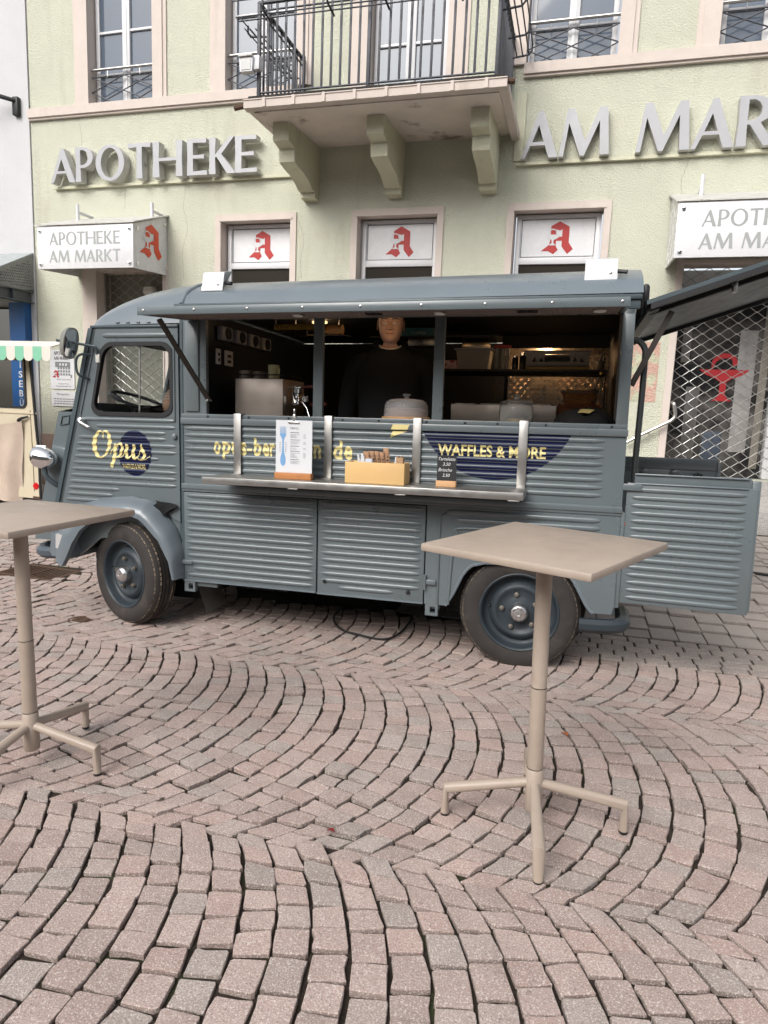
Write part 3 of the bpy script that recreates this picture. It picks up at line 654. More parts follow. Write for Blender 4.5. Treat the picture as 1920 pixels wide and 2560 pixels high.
for pts in ([(-5.62, 4.50), (-5.66, 4.2), (-5.60, 3.9), (-5.68, 3.6), (-5.66, 3.2)], [(-3.88, 3.95), (-3.80, 3.7), (-3.84, 3.4), (-3.80, 3.1)], [(1.02, 4.5), (.95, 4.25), (.98, 4.0)], [(-6.62, 4.5), (-6.64, 4.2)], [(-7.4, 5.5), (-7.35, 5.2), (-7.38, 5.0)]):
    P_ = smoothpts([(x, 0, z) for x, z in pts], 7); m = MB()
    for k in range(len(P_)-1):
        a_, b_ = P_[k], P_[k+1]; jx = .006*math.sin(k*2.7)+.003*math.sin(k*5.1); jy = .006*math.sin((k+1)*2.7)+.003*math.sin((k+1)*5.1); w_ = .0022
        m.add([(a_.x+jx-w_, -.0012, a_.z), (a_.x+jx+w_, -.0012, a_.z), (b_.x+jy+w_, -.0012, b_.z), (b_.x+jy-w_, -.0012, b_.z)], [(0, 1, 2, 3)])
    m.build('wall_crack', mat('crack_filler', (.30, .29, .22), .95) if 'crack_filler' not in bpy.data.materials else bpy.data.materials['crack_filler'], BL, 0)
# channel letters
def channel_sign(name, label, spec, x0, z0, h, off, x1):
    t = thing(name, label, 'sign letters', (x0, D, z0))
    for ch, gx, gw in spec:
        gw_, ou, ho = GL[ch]; f = lambda u, v, q: (gx-x0+u*gw/gw_, q, v*h)
        side = MB().plate(ou, ho, -off+.006, -off+.13, f).build('letter', ALUS, t, smooth=30)
        MB().plate(ou, ho, -off, -off+.0055, f).build('letter_face', ALU, side, smooth=0)
    MB().box(-.05, x1-x0, -.05, 0, -.045, -.012).build('mounting_rail', PLASTER2, t)
channel_sign('wall_lettering', 'raised grey metal letters APOTHEKE on the wall left of the balcony', [('A', -7.775, .43), ('P', -7.335, .305), ('O', -6.99, .48), ('T', -6.45, .375), ('H', -6.045, .475), ('E', -5.50, .315), ('K', -5.155, .40), ('E', -4.765, .335)], -7.775, 4.56, .47, .17, -3.68)
channel_sign('wall_lettering', 'raised grey metal letters AM MARKT on the wall right of the balcony', [('A', -.925, .44), ('M', -.475, .58), ('M', .398, .585), ('A', .995, .45), ('R', 1.465, .40), ('K', 1.90, .42), ('T', 2.33, .39)], -.925, 4.545, .53, .13, 3.0)
def letters_flat(txt, x0, x1, z0, z1, y, mb, skew=0.):
    lay_, w = word_layout(txt, .06, .40); sx = (x1-x0)/w
    for ch, gx in lay_: mb.addbm(flat(GL[ch][1], GL[ch][2]), lambda c: (x0+(gx+c.x)*sx, y, z0+c.y*(z1-z0)))
def box_sign(label, x0, x1, tx, emblem):
    yb = D-.8; t = thing('projecting_sign', label, 'sign', ((x0+x1)/2, yb, 3.22)); og = ((x0+x1)/2, yb, 3.22)
    MB().bbox(x0, x1, yb, yb+.022, 3.215, 3.785, .004).build('front_panel', SIGNW, t, org=og)
    for x in (x0+.002, x1-.024):
        MB().prism([(yb+.025, 3.215), (D-.01, 3.26), (D-.01, 4.07), (yb+.025, 3.79)], x, x+.022, lambda u, v, w: (w, u, v)).build('side_panel', SIGNW, t, org=og)
    MB().prism([(yb-.02, 3.79), (D-.003, 4.075), (D-.003, 4.095), (yb-.02, 3.805)], x0-.03, x1+.03, lambda u, v, w: (w, u, v)).build('cover_sheet', ALUS, t, org=og)
    m = MB()
    for x in (x0+.055, x1-.055):
        for z in (3.28, 3.725): m.lathe([(.001, -.022), (.022, -.018), (.024, 0), (.024, .01)], 14, (x, yb-.002, z), 'y')
    for (y, z) in ((yb+.08, 3.285), (yb+.08, 3.74), (D-.07, 3.34), (D-.07, 3.95)): m.lathe([(.001, .022), (.022, .018), (.024, 0), (.024, -.01)], 14, (x1, y, z), 'x')
    m.build('fixing_screw', CHROME, t, org=og)
    m = MB(); letters_flat('APOTHEKE', tx[0], tx[1], 3.53, 3.70, yb-.003, m); letters_flat('AM MARKT', tx[0]-.01, tx[1], 3.30, 3.46, yb-.003, m); m.build('lettering', SIGNG, t, smooth=0, org=og)
    for x, y in ((x0+.28, D-.3), (x1-.10, D-.22)):
        if x > 2.2: continue
        m = MB(); m.tube([(x, y, 3.9), (x, y, 4.21)], .024, 10); m.tube([(x, y, 4.1), (x+.02, D, 4.1)], .02, 8); m.build('support_tube', PVC, t, org=og)
    if emblem:
        a, b = logo(lambda u, v, k: (x1+.0035+.0025*k, 8.40+.52*u, 3.40+.46*v+.02*u)); a.build('red_emblem', ORED, t, smooth=0, org=og); b.build('chalice_mark', PVC, t, smooth=0, org=og)
box_sign('white pharmacy sign box with red emblem on its side, above the left door', -7.49, -5.93, (-7.28, -6.13), True)
box_sign('white pharmacy sign box above the right door, cut by the picture edge', .86, 3.1, (1.11, 2.26), False)
# flat wall signs
t = thing('wall_sign', 'white pharmacy wall sign with a drawing of the house, left of the grey van', 'sign', (-7.81, D-.01, 1.56)); og = (-7.81, D-.01, 1.56)
MB().plate(rrect(-8.035, -7.59, 1.565, 2.165, .03), [], D-.016, D-.004).build('board', PVC, t, org=og)
m = MB(); letters_flat('APOTHEKE', -7.96, -7.66, 2.085, 2.145, D-.0185, m); letters_flat('AM MARKT', -7.96, -7.66, 2.01, 2.068, D-.0185, m); m.build('lettering', BLACK, t, smooth=0, org=og)
m = MB(); y = D-.0185
def rc(m, x0, x1, z0, z1, y): m.add([(x0, y, z0), (x1, y, z0), (x1, y, z1), (x0, y, z1)], [(0, 1, 2, 3)])
rc(m, -7.94, -7.66, 1.90, 1.985, y)
for r in range(3):
    for c_ in range(5): x = -7.895+c_*.049; rc(m, x, x+.034, 1.775+r*.047, 1.808+r*.047, y)
rc(m, -7.66, -7.63, 1.74, 1.79, y); m.build('house_drawing', GREYP, t, smooth=0, org=og)
m = MB()
for c_ in range(3): x = -7.86+c_*.055; rc(m, x, x+.03, 1.925, 1.96, y-.002)
m.build('house_windows', PVC, t, smooth=0, org=og)
a, b = logo(lambda u, v, k: (-8.0+.13*u, D-.02-.002*k, 1.735+.12*v)); a.build('red_emblem', RED, t, smooth=0, org=og); b.build('chalice_mark', PVC, t, smooth=0, org=og)
m = MB()
for s_, x0, x1, z0, z1 in (('450 JAHRE', -7.92, -7.65, 1.695, 1.725), ('Günter Krug', -7.89, -7.70, 1.632, 1.66), ('Hauptstraße 29', -7.93, -7.65, 1.592, 1.622)):
    m.addbm(fit(text_bm(s_), x0, x1, z0, z1), lambda c: (c.x, D-.0185, c.y))
m.build('small_lettering', GREYP, t, smooth=0, org=og)
t = thing('wall_sign', 'small white opening hours sign under the pharmacy wall sign', 'sign', (-7.81, D-.01, 1.30)); og = (-7.81, D-.01, 1.30)
MB().plate(rrect(-8.03, -7.585, 1.30, 1.535, .025), [], D-.016, D-.004).build('board', PVC, t, org=og)
m = MB(); m.addbm(fit(text_bm('Öffnungszeiten:'), -7.93, -7.69, 1.463, 1.51), lambda c: (c.x, D-.0185, c.y))
for k in range(3):
    for c_ in range(7):
        x = -7.985+c_*.055+(k % 2)*.01; rc(m, x, x+.044, 1.405-k*.036, 1.418-k*.036, D-.0185)
m.build('lettering', GREYP, t, smooth=0, org=og)
# ================================================================== WHITE NEIGHBOUR
NB = thing('white_building', 'white plastered neighbouring building with a blue column and steel canopy at the left edge', 'building', (-9, D, 0))
og = (-9, D, 0)
m = wall_mesh(-14, -8.262, -.4, 9.2, [(-12, -8.64, .2, 2.84)], .3); m.v = [(x, y+D-.02, z) for x, y, z in m.v]; m.build('wall', WHITEW, NB, org=og, smooth=0)
MB().box(-12, -8.64, D+.2, D+.22, .2, 2.84).build('shop_window', PANED, NB, org=og)
m = MB(); m.box(-8.645, -8.355, D-.16, D-.02, 1.0, 2.86); m.box(-8.66, -8.34, D-.17, D-.02, 0, 1.0); col = m.build('column', BLUEC, NB, org=og)
m = MB()
for i, ch in enumerate('REISEBÜRO'):
    z = 2.158-.147*i; w = .072 if ch != 'I' else .016
    m.addbm(fit(text_bm(ch, .012), -8.47-w/2, -8.47+w/2, z, z+(.102 if ch != 'Ü' else .125)), lambda c: (c.x, D-.163, c.y))
m.build('lettering', PVC, col, smooth=0, org=og)
# canopy: glass roof, perforated cheek, steel channel
m = MB(); m.prism([(D-.02, 3.62), (D-1.1, 3.08), (D-1.1, 3.055), (D-.02, 3.585)], -11, -8.275, lambda u, v, w: (w, u, v)); m.build('canopy_roof', mat('canopy_glass', (.30, .34, .34), .15, var=.1, spec=.6), NB, org=og)
ck = MB()
out_ = [(D-.03, 3.06), (D-1.0, 2.98), (D-1.0, 3.11), (D-.03, 3.58)]
hl = []
for r in range(11):
    for c_ in range(19):
        yy = D-.10-c_*.045-(r % 2)*.0225; zz = 3.11+r*.040-.0085*c_*.5
        top = 3.58-(D-.03-yy)*.485-.055; bot = 3.06-(D-.03-yy)*.08+.05
        if bot < zz < top and yy > D-.95: hl.append(circ(yy, zz, .0135, n=6))
ck.plate(out_, hl, -8.287, -8.282, lambda u, v, w: (w, u, v)); ck.build('perforated_panel', PERF, NB, org=og, smooth=0)
m = MB()
for za_, zb_ in ((3.585, 3.60),): m.prism([(D-.03, 3.565), (D-1.05, 3.07), (D-1.05, 3.10), (D-.03, 3.60)], -8.30, -8.268, lambda u, v, w: (w, u, v))
m.build('canopy_edge', PERF, NB, org=og)
m = MB(); m.box(-8.40, -8.275, D-1.1, D-.03, 3.02, 3.035); m.box(-8.40, -8.275, D-1.1, D-.03, 2.86, 2.875); m.box(-8.345, -8.335, D-1.1, D-.03, 2.876, 3.019); m.box(-8.40, -8.275, D-.44, D-.43, 2.876, 3.019)
m.build('canopy_beam', mat('painted_steel', (.10, .11, .12), .5, .2), NB, org=og)
t = thing('wall_lamp', 'small black bracket lamp on the white neighbouring wall', 'lamp', (-8.45, D-.03, 5.70)); m = MB(); m.bbox(-.05, .05, -.06, .01, -.12, .14, .01); m.tube([(0, -.05, .08), (-.25, -.25, .12), (-.5, -.3, .12)], .03, 8); m.build('bracket', BLACK, t)
MB().tube([(-.30, .02, -.04), (.05, .02, -.02), (.20, .02, .02)], .006, 5).build('cable', BLACK, t)
# ================================================================== FOOD VAN (local: x = back along the side, y = into the van, z = up)
VAN_ = vthing('food_van', 'blue grey corrugated vintage food van with its serving hatch open', 'food van', 0, 0, 0)
vb = lambda m, n, mt, par=None, sm=35, **k: m.build(n, mt, par or VAN_, smooth=sm, **k)
XZ = lambda u, v, w: (u, w, v)
SE, S0, ZB0, ZB1 = 2.98, .333, 1.329, 1.363
WID = 1.90
def fe(z): return -.301-(1.917-z)/1.149*.303     # sloping front edge of the cab side
# --- cab doors (near side and far side)
win = rrect(-.318, .268, 1.375, 1.822, .075); win = [(x+(.10*(z-1.375)/.447-.01 if x < 0 else 0), z) for x, z in win]
outl = [(-.300, 1.917), (.313, 1.922), (.317, .70), (.27, .72), (.15, .80), (.03, .845), (-.05, .85), (-.15, .825), (-.25, .77), (-.33, .68), (-.628, .68)]
def cab_door(y0, y1, ribs):
    d = vb(MB().plate(outl, [win], y0, y1), 'cab_door', VAN)
    sg = -1 if y0 < .5 else 1
    if ribs:
        m = MB()
        L = [(1.342, None, .295), (1.300, -.30, .295), (1.262, -.29, .225), (1.224, None, .225), (1.182, None, .295), (1.140, None, .295), (1.098, None, .17), (1.056, None, .295), (1.014, None, .295), (.972, None, .295), (.930, None, .295), (.888, None, -.125), (.848, None, -.18), (.808, None, -.225), (.768, -.47, -.25), (.728, None, -.27)]
        for z, a, b in L: m.rib(fe(z)+.045 if a is None else a, b, z, .027, .0085, y0)
        m.rib(-.235, .285, 1.872, .034, .011, y0)
        vb(m, 'door_ribs', VAN, d, 60)
        m = MB()
        for q in (.30, -.28): pass
        m.tube([(.285, y0-.003, 1.84), (.285, y0-.003, 1.34)], .008, 6); m.tube([(fe(1.80)+.035, y0-.002, 1.80), (fe(1.36)+.035, y0-.002, 1.36)], .009, 6); vb(m, 'door_swage', VAN, d)
    # rubber seal and glass
    wz = [(x, z) for x, z in win]; c = cen(wz)
    inn = [(c[0]+(x-c[0])*.955, c[1]+(z-c[1])*.93) for x, z in wz]; o2 = [(c[0]+(x-c[0])*1.03, c[1]+(z-c[1])*1.045) for x, z in wz]
    vb(MB().plate(o2, [inn], y0-.008 if sg < 0 else y0+.004, y1-.004 if sg < 0 else y1+.008), 'window_seal', RUBBER, d)
    vb(MB().plate(inn, [], y0+.014, y0+.017), 'window_glass', GLASS, d)
    return d
nd = cab_door(0, .03, True); cab_door(WID-.03, WID, False)
vb(MB().tube([(.02, .018, 1.385), (.03, .018, 1.815)], .006, 6), 'glass_edge', STEEL, nd)
m = MB(); m.tube(smoothpts([(-.42, -.012, 1.325), (-.40, -.04, 1.325), (-.375, -.045, 1.315), (-.33, -.035, 1.290), (-.305, -.04, 1.288)], 4), [.012]*2+[.009]*13+[.007]*2, 8); m.lathe([(.001, -.05), (.018, -.045), (.020, -.02), (.016, 0)], 14, (-.385, 0, 1.33), 'y'); vb(m, 'door_handle', CHROME, nd)
m = MB(); m.lathe([(.001, -.02), (.016, -.016), (.022, 0)], 12, (.285, 0, 1.245), 'y'); vb(m, 'door_button', VAN, nd)
vb(MB().bbox(-.315, .318, -.010, .03, 1.918, 1.934, .004), 'drip_rail', VAND)
m = MB()
pts = [(fe(z), z) for z in (1.917, 1.6, 1.3, 1.0, .68)]
for i in range(4): (a, b), (c, d) = pts[i], pts[i+1]; m.prism([(a-.028, b), (a+.002, b), (c+.002, d), (c-.028, d)], -.009, .06, XZ)
vb(m, 'front_pillar', VAND)
# panel above the wheel arch with its folded-back flap
arc_o = [(.318, .70), (.317, .36), (.34, .36), (.345, .70)]
m = MB().plate([(-.63, .70), (-.33, .70), (-.25, .785), (-.15, .84), (-.05, .865), (.03, .86), (.15, .815), (.27, .735), (.330, .715), (.330, .345), (.28, .40), (.0, .60), (-.3, .55), (-.5, .40), (-.66, .42)], [], .022, .04); vb(m, 'wing_panel', VAN)
m = MB().tube([(p[0], .006, p[1]) for p in smoothpts([(-.33, .70, 0), (-.25, .78, 0), (-.15, .832, 0), (-.05, .857, 0), (.06, .852, 0), (.31, .845, 0)], 4)], .006, 6); vb(m, 'panel_joint', VAND)
m = MB(); m.grid(lambda u, v: (.14+.16*u+.02*math.sin(v*5), -.012-.022*math.sin(math.pi*u)*math.sin(math.pi*v)-.01*math.sin(7*u+3*v), .835-.11*v*(1-abs(u-.45)*1.3)-.02*u), 9, 7); vb(m, 'black_tie_cloth', HOOD)
# --- front wing
outer = [(-.625, .42), (-.63, .53), (-.585, .66), (-.44, .775), (-.25, .832), (-.03, .852), (.10, .832), (.181, .777), (.279, .664), (.335, .534), (.349, .345)]
lip = [(-.505, .365), (-.459, .443), (-.419, .524), (-.36, .61), (-.25, .70), (-.015, .743), (.08, .715), (.111, .691), (.219, .586), (.290, .456), (.316, .345)]
K = 8
def wing(sg, yb):
    def fn(u, v):
        i = v*(len(outer)-1); k = min(int(i), len(outer)-2); t = i-k
        o = Vector(outer[k]).lerp(Vector(outer[k+1]), t); l = Vector(lip[k]).lerp(Vector(lip[k+1]), t)
        bulge = (.012+.115*math.sin(min(1, u*1.25)*math.pi/2)**.8)
        if u > .92: q = l; return (q.x, yb-sg*(bulge-.035*(u-.92)/.08), q.y)
        q = o.lerp(l, (u/.92)**1.15*.98); return (q.x, yb-sg*bulge, q.y)
    return MB().grid(fn, 12, 41)
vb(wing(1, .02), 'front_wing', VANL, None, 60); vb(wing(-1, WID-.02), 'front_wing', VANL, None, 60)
m = MB().prism([(-.625, .455), (-.61, .425), (-.475, .412), (-.455, .45), (-.50, .56), (-.61, .58)], -.075, .35, XZ); vb(m, 'wing_nose', VANL)
vb(MB().prism([(-.565, .485), (-.485, .468), (-.475, .53), (-.50, .575), (-.56, .58)], -.092, -.07, XZ), 'side_lamp', mat('lamp_glass', (.55, .53, .52), .15, trans=.2))
vb(MB().box(-.45, .33, .30, .34, .12, .80), 'wheel_well', DARK); m = MB(); m.plate([(.30, .70), (.30, .34), (.335, .34), (.335, .70)], [], .02, .35); vb(m, 'wing_stay', VAND)
# --- front bumper
m = MB(); m.tube(smoothpts([(-.55, .02, .43), (-.70, -.02, .432), (-.80, .06, .435), (-.835, .25, .437), (-.84, .95, .44), (-.835, 1.65, .437), (-.80, 1.84, .435), (-.70, 1.92, .432)], 4), .040, 8); vb(m, 'front_bumper', mat('bumper_dark', (.06, .075, .09), .4, col2=(.22, .21, .19), c2=(.54, .62), c2s=9))
# --- nose and windscreen
def nose(u, v):
    y = .075+(WID-.15)*u; q = abs(2*u-1); z = .50+.885*v
    return (fe(z)-.205-.05*(1-q**3)+.0035*math.sin(z*2*math.pi/.0425)*(1-q**6), y, z)
m = MB().grid(nose, 31, 93)
for e_ in (0, 1): m.grid(lambda u, v: (nose(e_, v)[0]*(1-u)+(fe(.50+.885*v)+.01)*u, nose(e_, v)[1], .50+.885*v), 3, 24)
vb(m, 'nose', VAN, None, 40)
vb(MB().grid(lambda u, v: (lambda a, b: (a[0]+(b[0]-a[0])*v, a[1], a[2]+(b[2]-a[2])*v))(nose(u, 1), (fe(1.42)-.005, .075+(WID-.15)*u, 1.425)), 31, 3), 'nose_top', VAN)
m = MB()
for x in (-.600, -.520): m.tube([(x-.03, .072, 1.295), (x+.035, .072, 1.305), (x+.045, .072, 1.36), (x-.015, .072, 1.352)], .005, 6, closed=True)
vb(m, 'nose_vents', VAND)
scr = [(.03, 1.43), (WID-.03, 1.43), (WID-.03, 1.90), (.03, 1.90)]
sc_ = lambda u, v, w: (fe(v)+w, u, v)
m = MB().plate([(.0, .70), (WID, .70), (WID, 1.917), (.0, 1.917)], [rrect(.06, .92, 1.45, 1.86, .05), rrect(.98, WID-.06, 1.45, 1.86, .05)], 0, .025, sc_); vb(m, 'windscreen_frame', VAN)
for a, b in ((.06, .92), (.98, WID-.06)): vb(MB().plate(rrect(a, b, 1.45, 1.86, .05), [], .01, .014, sc_), 'windscreen', GLASS)
# --- head lamps, mirror
for y in (.0, WID):
    s = 1 if y == 0 else -1; yy = y-s*.0
    m = MB(); m.lathe([(.001, -.105), (.028, -.10), (.055, -.072), (.071, -.025), (.075, .015), (.072, .038), (.066, .042)], 26, (-.725, yy, 1.075), 'x'); m.v = [(-1.49-x, y_, z) if False else (x, y_, z) for x, y_, z in m.v]
    h = vb(MB().add([(-1.45-x, y_, z+.10*(x+.725)) for x, y_, z in m.v], m.f), 'head_lamp', CHROME, None, 60)
    vb(MB().lathe([(.001, -.018), (.046, -.012), (.066, 0)], 24, (-.767, yy, 1.075), 'x'), 'lamp_glass', GLASS, h)
    vb(MB().tube(smoothpts([(-.71, yy, 1.00), (-.70, yy, .95), (-.66, yy+s*.03, .90), (-.62, yy+s*.08, .86)], 4), .018, 8), 'lamp_bracket', VAND, h)
    vb(MB().tube([(-.77, yy, 1.151), (-.69, yy, 1.150)], .006, 6), 'lamp_rim_clip', CHROME, h)
mc = Vector((-.388, -.10, 1.812))
m = MB(); ell = []
ax = Vector((.10, .995, .0)).normalized(); up = Vector((.17, 0, .985)).normalized(); nn = ax.cross(up).normalized()
def mir(sc, off, n=28): return [mc+ax*(.062*sc*math.copysign(abs(math.cos(a))**.75, math.cos(a)))+up*(.098*sc*math.copysign(abs(math.sin(a))**.8, math.sin(a)))+nn*off for a in [2*math.pi*k/n for k in range(n)]]
if nn.dot(Vector((.6, -.8, 0))) < 0: nn = -nn
rings = [mir(.55, -.045), mir(.88, -.034), mir(1, -.012), mir(1, .004), mir(.93, .007), mir(.90, .001)]
m.add([p for r in rings for p in r], [(i*28+k, i*28+(k+1) % 28, (i+1)*28+(k+1) % 28, (i+1)*28+k) for i in range(5) for k in range(28)]+[tuple(range(28))])
mi = vb(m, 'door_mirror', mat('mirror_shell', (.20, .20, .18), .4), None, 50)
vb(MB().add(mir(.91, .002), [tuple(range(28))]), 'mirror_glass', mat('mirror_glass', (.85, .86, .87), .02, 1.), mi, 0)
m = MB(); m.tube(smoothpts([(-.262, -.012, 1.752), (-.262, -.025, 1.795), (-.29, -.035, 1.803), (-.37, -.075, 1.815), (-.47, -.13, 1.828)], 4), .0085, 8); vb(m, 'mirror_arm', VAND, mi)
m = MB(); m.tube(smoothpts([(-.31, .0, 1.748), (-.345, -.05, 1.750), (-.37, -.07, 1.725), (-.375, -.072, 1.66), (-.36, -.06, 1.615), (-.335, .0, 1.600)], 5), .008, 8); vb(m, 'mirror_loop', VAND, mi)
vb(MB().bbox(-.275, -.245, -.016, .0, 1.70, 1.755, .004), 'mirror_clamp', ALUS, mi)
# --- roof: cab dome, lip and body roof
def roofsec(u, h=.215, zb=2.03):
    y = WID*u; q = abs(2*u-1); return y, zb+h*(1-q**2.6)**.62
def dome(u, v):
    q = abs(2*u-1); y = WID*u; h = .35*(1-q**3)**.55
    x = .36-(.655+.17*(1-q**5))*v
    return (x, y, 1.935+h*math.sqrt(max(0, 1-v**2.1))+.01*(1-v))
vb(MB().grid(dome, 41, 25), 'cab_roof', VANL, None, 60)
m = MB()
for k in range(5): m.bbox(-.13+k*.075, -.105+k*.075, -.004, .02, 1.948, 1.956, .002)
vb(m, 'roof_rivets', VANL)
def broof(u, v):
    y, z = roofsec(u, .235, 2.055); return (.342+2.668*v, y, z+.010*v)
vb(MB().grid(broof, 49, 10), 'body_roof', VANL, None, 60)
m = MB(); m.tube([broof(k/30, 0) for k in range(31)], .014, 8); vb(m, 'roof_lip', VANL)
m = MB()
for (a, b, c, d) in ((.30, SE+.025, 2.030, 2.056),): m.bbox(a, b, -.022, .02, c, d, .006)
m.bbox(.33, SE+.02, -.006, .02, 1.985, 2.031, .004); vb(m, 'rain_gutter', VAND)
m = MB(); ys = [roofsec(k/24, .235, 2.065) for k in range(25)]
m.add([(SE+.03, y, z) for y, z in ys]+[(SE+.03, WID, 1.96), (SE+.03, 0, 1.96)], [tuple(range(27))]); vb(m, 'roof_end', VAN)
vb(MB().bbox(SE+.028, SE+.065, .05, .28, 2.02, 2.12, .02), 'rear_lamp_unit', BLACK)
# hook-over brackets on the roof edge (white folded sheet)
for a, b in ((.435, .578), (2.715, 2.880)):
    m = MB(); m.prism([(.080, 2.150), (.086, 2.150), (.106, 2.262), (.20, 2.285), (.20, 2.279), (.102, 2.257)], a, b, lambda u, v, w: (w, u, v)); m.prism([(.075, 2.146), (.080, 2.146), (.086, 2.176), (.081, 2.177)], a-.001, b+.001, lambda u, v, w: (w, u, v)); m.prism([(.084, 2.18), (.14, 2.18), (.14, 2.262), (.105, 2.255)], b-.004, b-.001, lambda u, v, w: (w, u, v))
    t_ = vb(m, 'roof_bracket', mat('white_bracket_sheet', (.46, .47, .48), .4, .1, var=.05)); vb(MB().lathe([(.001, -.004), (.007, -.003), (.008, .003)], 10, (b-.035, .085, 2.185), 'y'), 'bolt', STEEL, t_)
    vb(MB().tube([(b-.01, .12, 2.20), (b+.05, .10, 2.19)], .012, 6), 'clamp', BLACK, t_)
# --- body side
SP = [(1.302-.0418*k) for k in range(8)]
m = MB(); m.box(S0, SE, 0, .03, .95, ZB0+.02)
side = vb(m, 'side_panel', VAN)
m = MB()
for z in SP: m.rib(S0+.018, 2.875, z, .029, .0095, 0, .06)
vb(m, 'panel_ribs', VAN, side, 60)
RIBS = [(z, .029, .0095) for z in SP]
def ribh(z, R_=RIBS):
    for c, w, h in R_:
        t = (z-c)/(w/2)
        if abs(t) < 1: return h*math.cos(t*math.pi/2)**.9
    return 0.
vb(MB().bbox(S0, SE+.004, -.016, .01, ZB0-.002, ZB1+.004, .006), 'belt_rail', VAN)
m = MB(); m.bbox(S0+.002, SE, -.006, .05, ZB1+.002, 1.392, .003); bs_ = vb(m, 'window_sill', VAN)
m = MB()
for x in (.52, .80, 1.06, 1.40, 1.62, 1.90, 2.12, 2.30, 2.56, 2.90): m.lathe([(.001, -.010), (.007, -.009), (.008, -.004)], 8, (x, 0, 1.378), 'y')
vb(m, 'sill_screws', BLACK, bs_)
vb(MB().bbox(S0, SE+.004, -.014, .01, .920, .955, .006), 'waist_rail', VAN)
vb(MB().bbox(S0+.002, SE, -.006, .02, .905, .921, .003), 'waist_rail', VAN)
m = MB(); m.box(S0, .507, .0, .03, 1.39, 1.99); post0 = vb(m, 'front_post', VAN)
vb(MB().bbox(.366, .462, -.014, .005, 1.405, 1.955, .03), 'raised_panel', VAN, post0)
m = MB()
for z in (1.45, 1.52, 1.6, 1.72): m.lathe([(.001, -.004), (.004, -.003), (.005, .0)], 6, (.498, 0, z), 'y')
vb(m, 'rivets', VAND, post0)
for a, b in ((1.208, 1.268), (1.927, 1.987)): vb(MB().bbox(a, b, .003, .035, 1.388, 1.99, .004), 'window_post', VAN)
vb(MB().bbox(2.918, SE, .0, .05, 1.388, 1.99, .006), 'rear_post', VAN)
m = MB(); m.box(S0, SE, .0, .03, 1.96, 2.03); vb(m, 'window_header', VAN)
m = MB(); m.plate([(S0+.02, 1.385), (SE, 1.385), (SE, 2.03), (S0+.02, 2.03)], [[(.6, 1.45), (2.8, 1.45), (2.8, 1.5), (.6, 1.5)]], WID-.03, WID); m.box(S0, SE, WID-.03, WID, .33, 1.385); vb(m, 'far_side', VAN)
m = MB(); m.box(S0-.004, S0+.014, -.004, .03, .33, 1.99); vb(m, 'corner_seam', VAND)
# lower doors and rear quarter
LR = [.878-.0425*k for k in range(13)]
def low_door(a, b, zb, ribs, nm='lower_door'):
    d = vb(MB().bbox(a, b, -.004, .025, zb, .900, .005), nm, VAN); m = MB()
    for z, p, q in ribs: m.rib(p, q, z, .029, .0095, -.004, .05)
    vb(m, 'panel_ribs', VAN, d, 60); vb(MB().box(a, b, -.012, -.003, zb-.001, zb+.008), 'bottom_flange', VANL, d); return d
d1 = low_door(S0+.012, 1.247, .326, [(z, S0+.03+(.04 if k == 11 else 0), 1.232) for k, z in enumerate(LR)])
d2 = low_door(1.255, 1.915, .322, [(z, 1.275+(.11 if k > 11 else 0), 1.895) for k, z in enumerate(LR) if k < 12]+[(.372, 1.39, 1.74)])
m = MB(); m.lathe([(.001, -.012), (.012, -.010), (.013, .0)], 10, (1.305, -.004, .405), 'y'); m.lathe([(.001, -.012), (.012, -.010), (.013, .0)], 10, (1.825, -.004, .382), 'y'); vb(m, 'door_lock', BLACK, d2)
vb(MB().bbox(S0-.01, S0+.075, -.02, .0, .435, .462, .006), 'door_hinge', VAN, d1)
arch = [(2.048, .322), (2.070, .36), (2.092, .399), (2.118, .46), (2.141, .511), (2.165, .545), (2.195, .572), (2.265, .592), (2.46, .602), (2.65, .595), (2.705, .580), (2.734, .558), (2.762, .52), (2.782, .486), (2.80, .452), (2.83, .399), (2.85, .372), (2.87, .358)]
q = vb(MB().plate([(1.922, .322)]+arch+[(2.965, .361), (2.982, .42), (2.982, .903), (1.922, .903)], [], .0, .028), 'rear_quarter', VAN)
m = MB(); m.rib(2.03, 2.88, .872, .032, .010); m.rib(2.09, 2.88, .828, .032, .010); m.tube([(x, -.002, z) for x, z in [(2.0, .33), (2.0, .84), (2.03, .862)]], .007, 6)
m.tube(smoothpts([(2.062, -.001, .33), (2.075, -.001, .60), (2.10, -.001, .74), (2.16, -.001, .785), (2.9, -.001, .79)], 5), .010, 8); vb(m, 'panel_ribs', VAN, q, 60)
m = MB(); m.tube([(x, .004, z) for x, z in arch], .010, 6); vb(m, 'arch_lip', VANL, q)
vb(MB().bbox(1.925, 1.99, -.02, .0, .44, .47, .008), 'door_hinge', VAN, q); m = MB(); m.tube([(1.925, -.02, .41), (1.925, -.02, .5)], .008, 6); vb(m, 'hinge_pin', VAN, q)
for a in (.345, 1.93): 
    m = MB(); m.plate([(a, .255), (a+.075, .255), (a+.075, .325), (a, .325)], [[(a+.028, .272), (a+.06, .272), (a+.06, .308), (a+.028, .308)]], -.004, .03); m.box(a, a+.22 if a < 1 else a+.08, .02, .04, .29, .33); vb(m, 'jack_point', VAN)
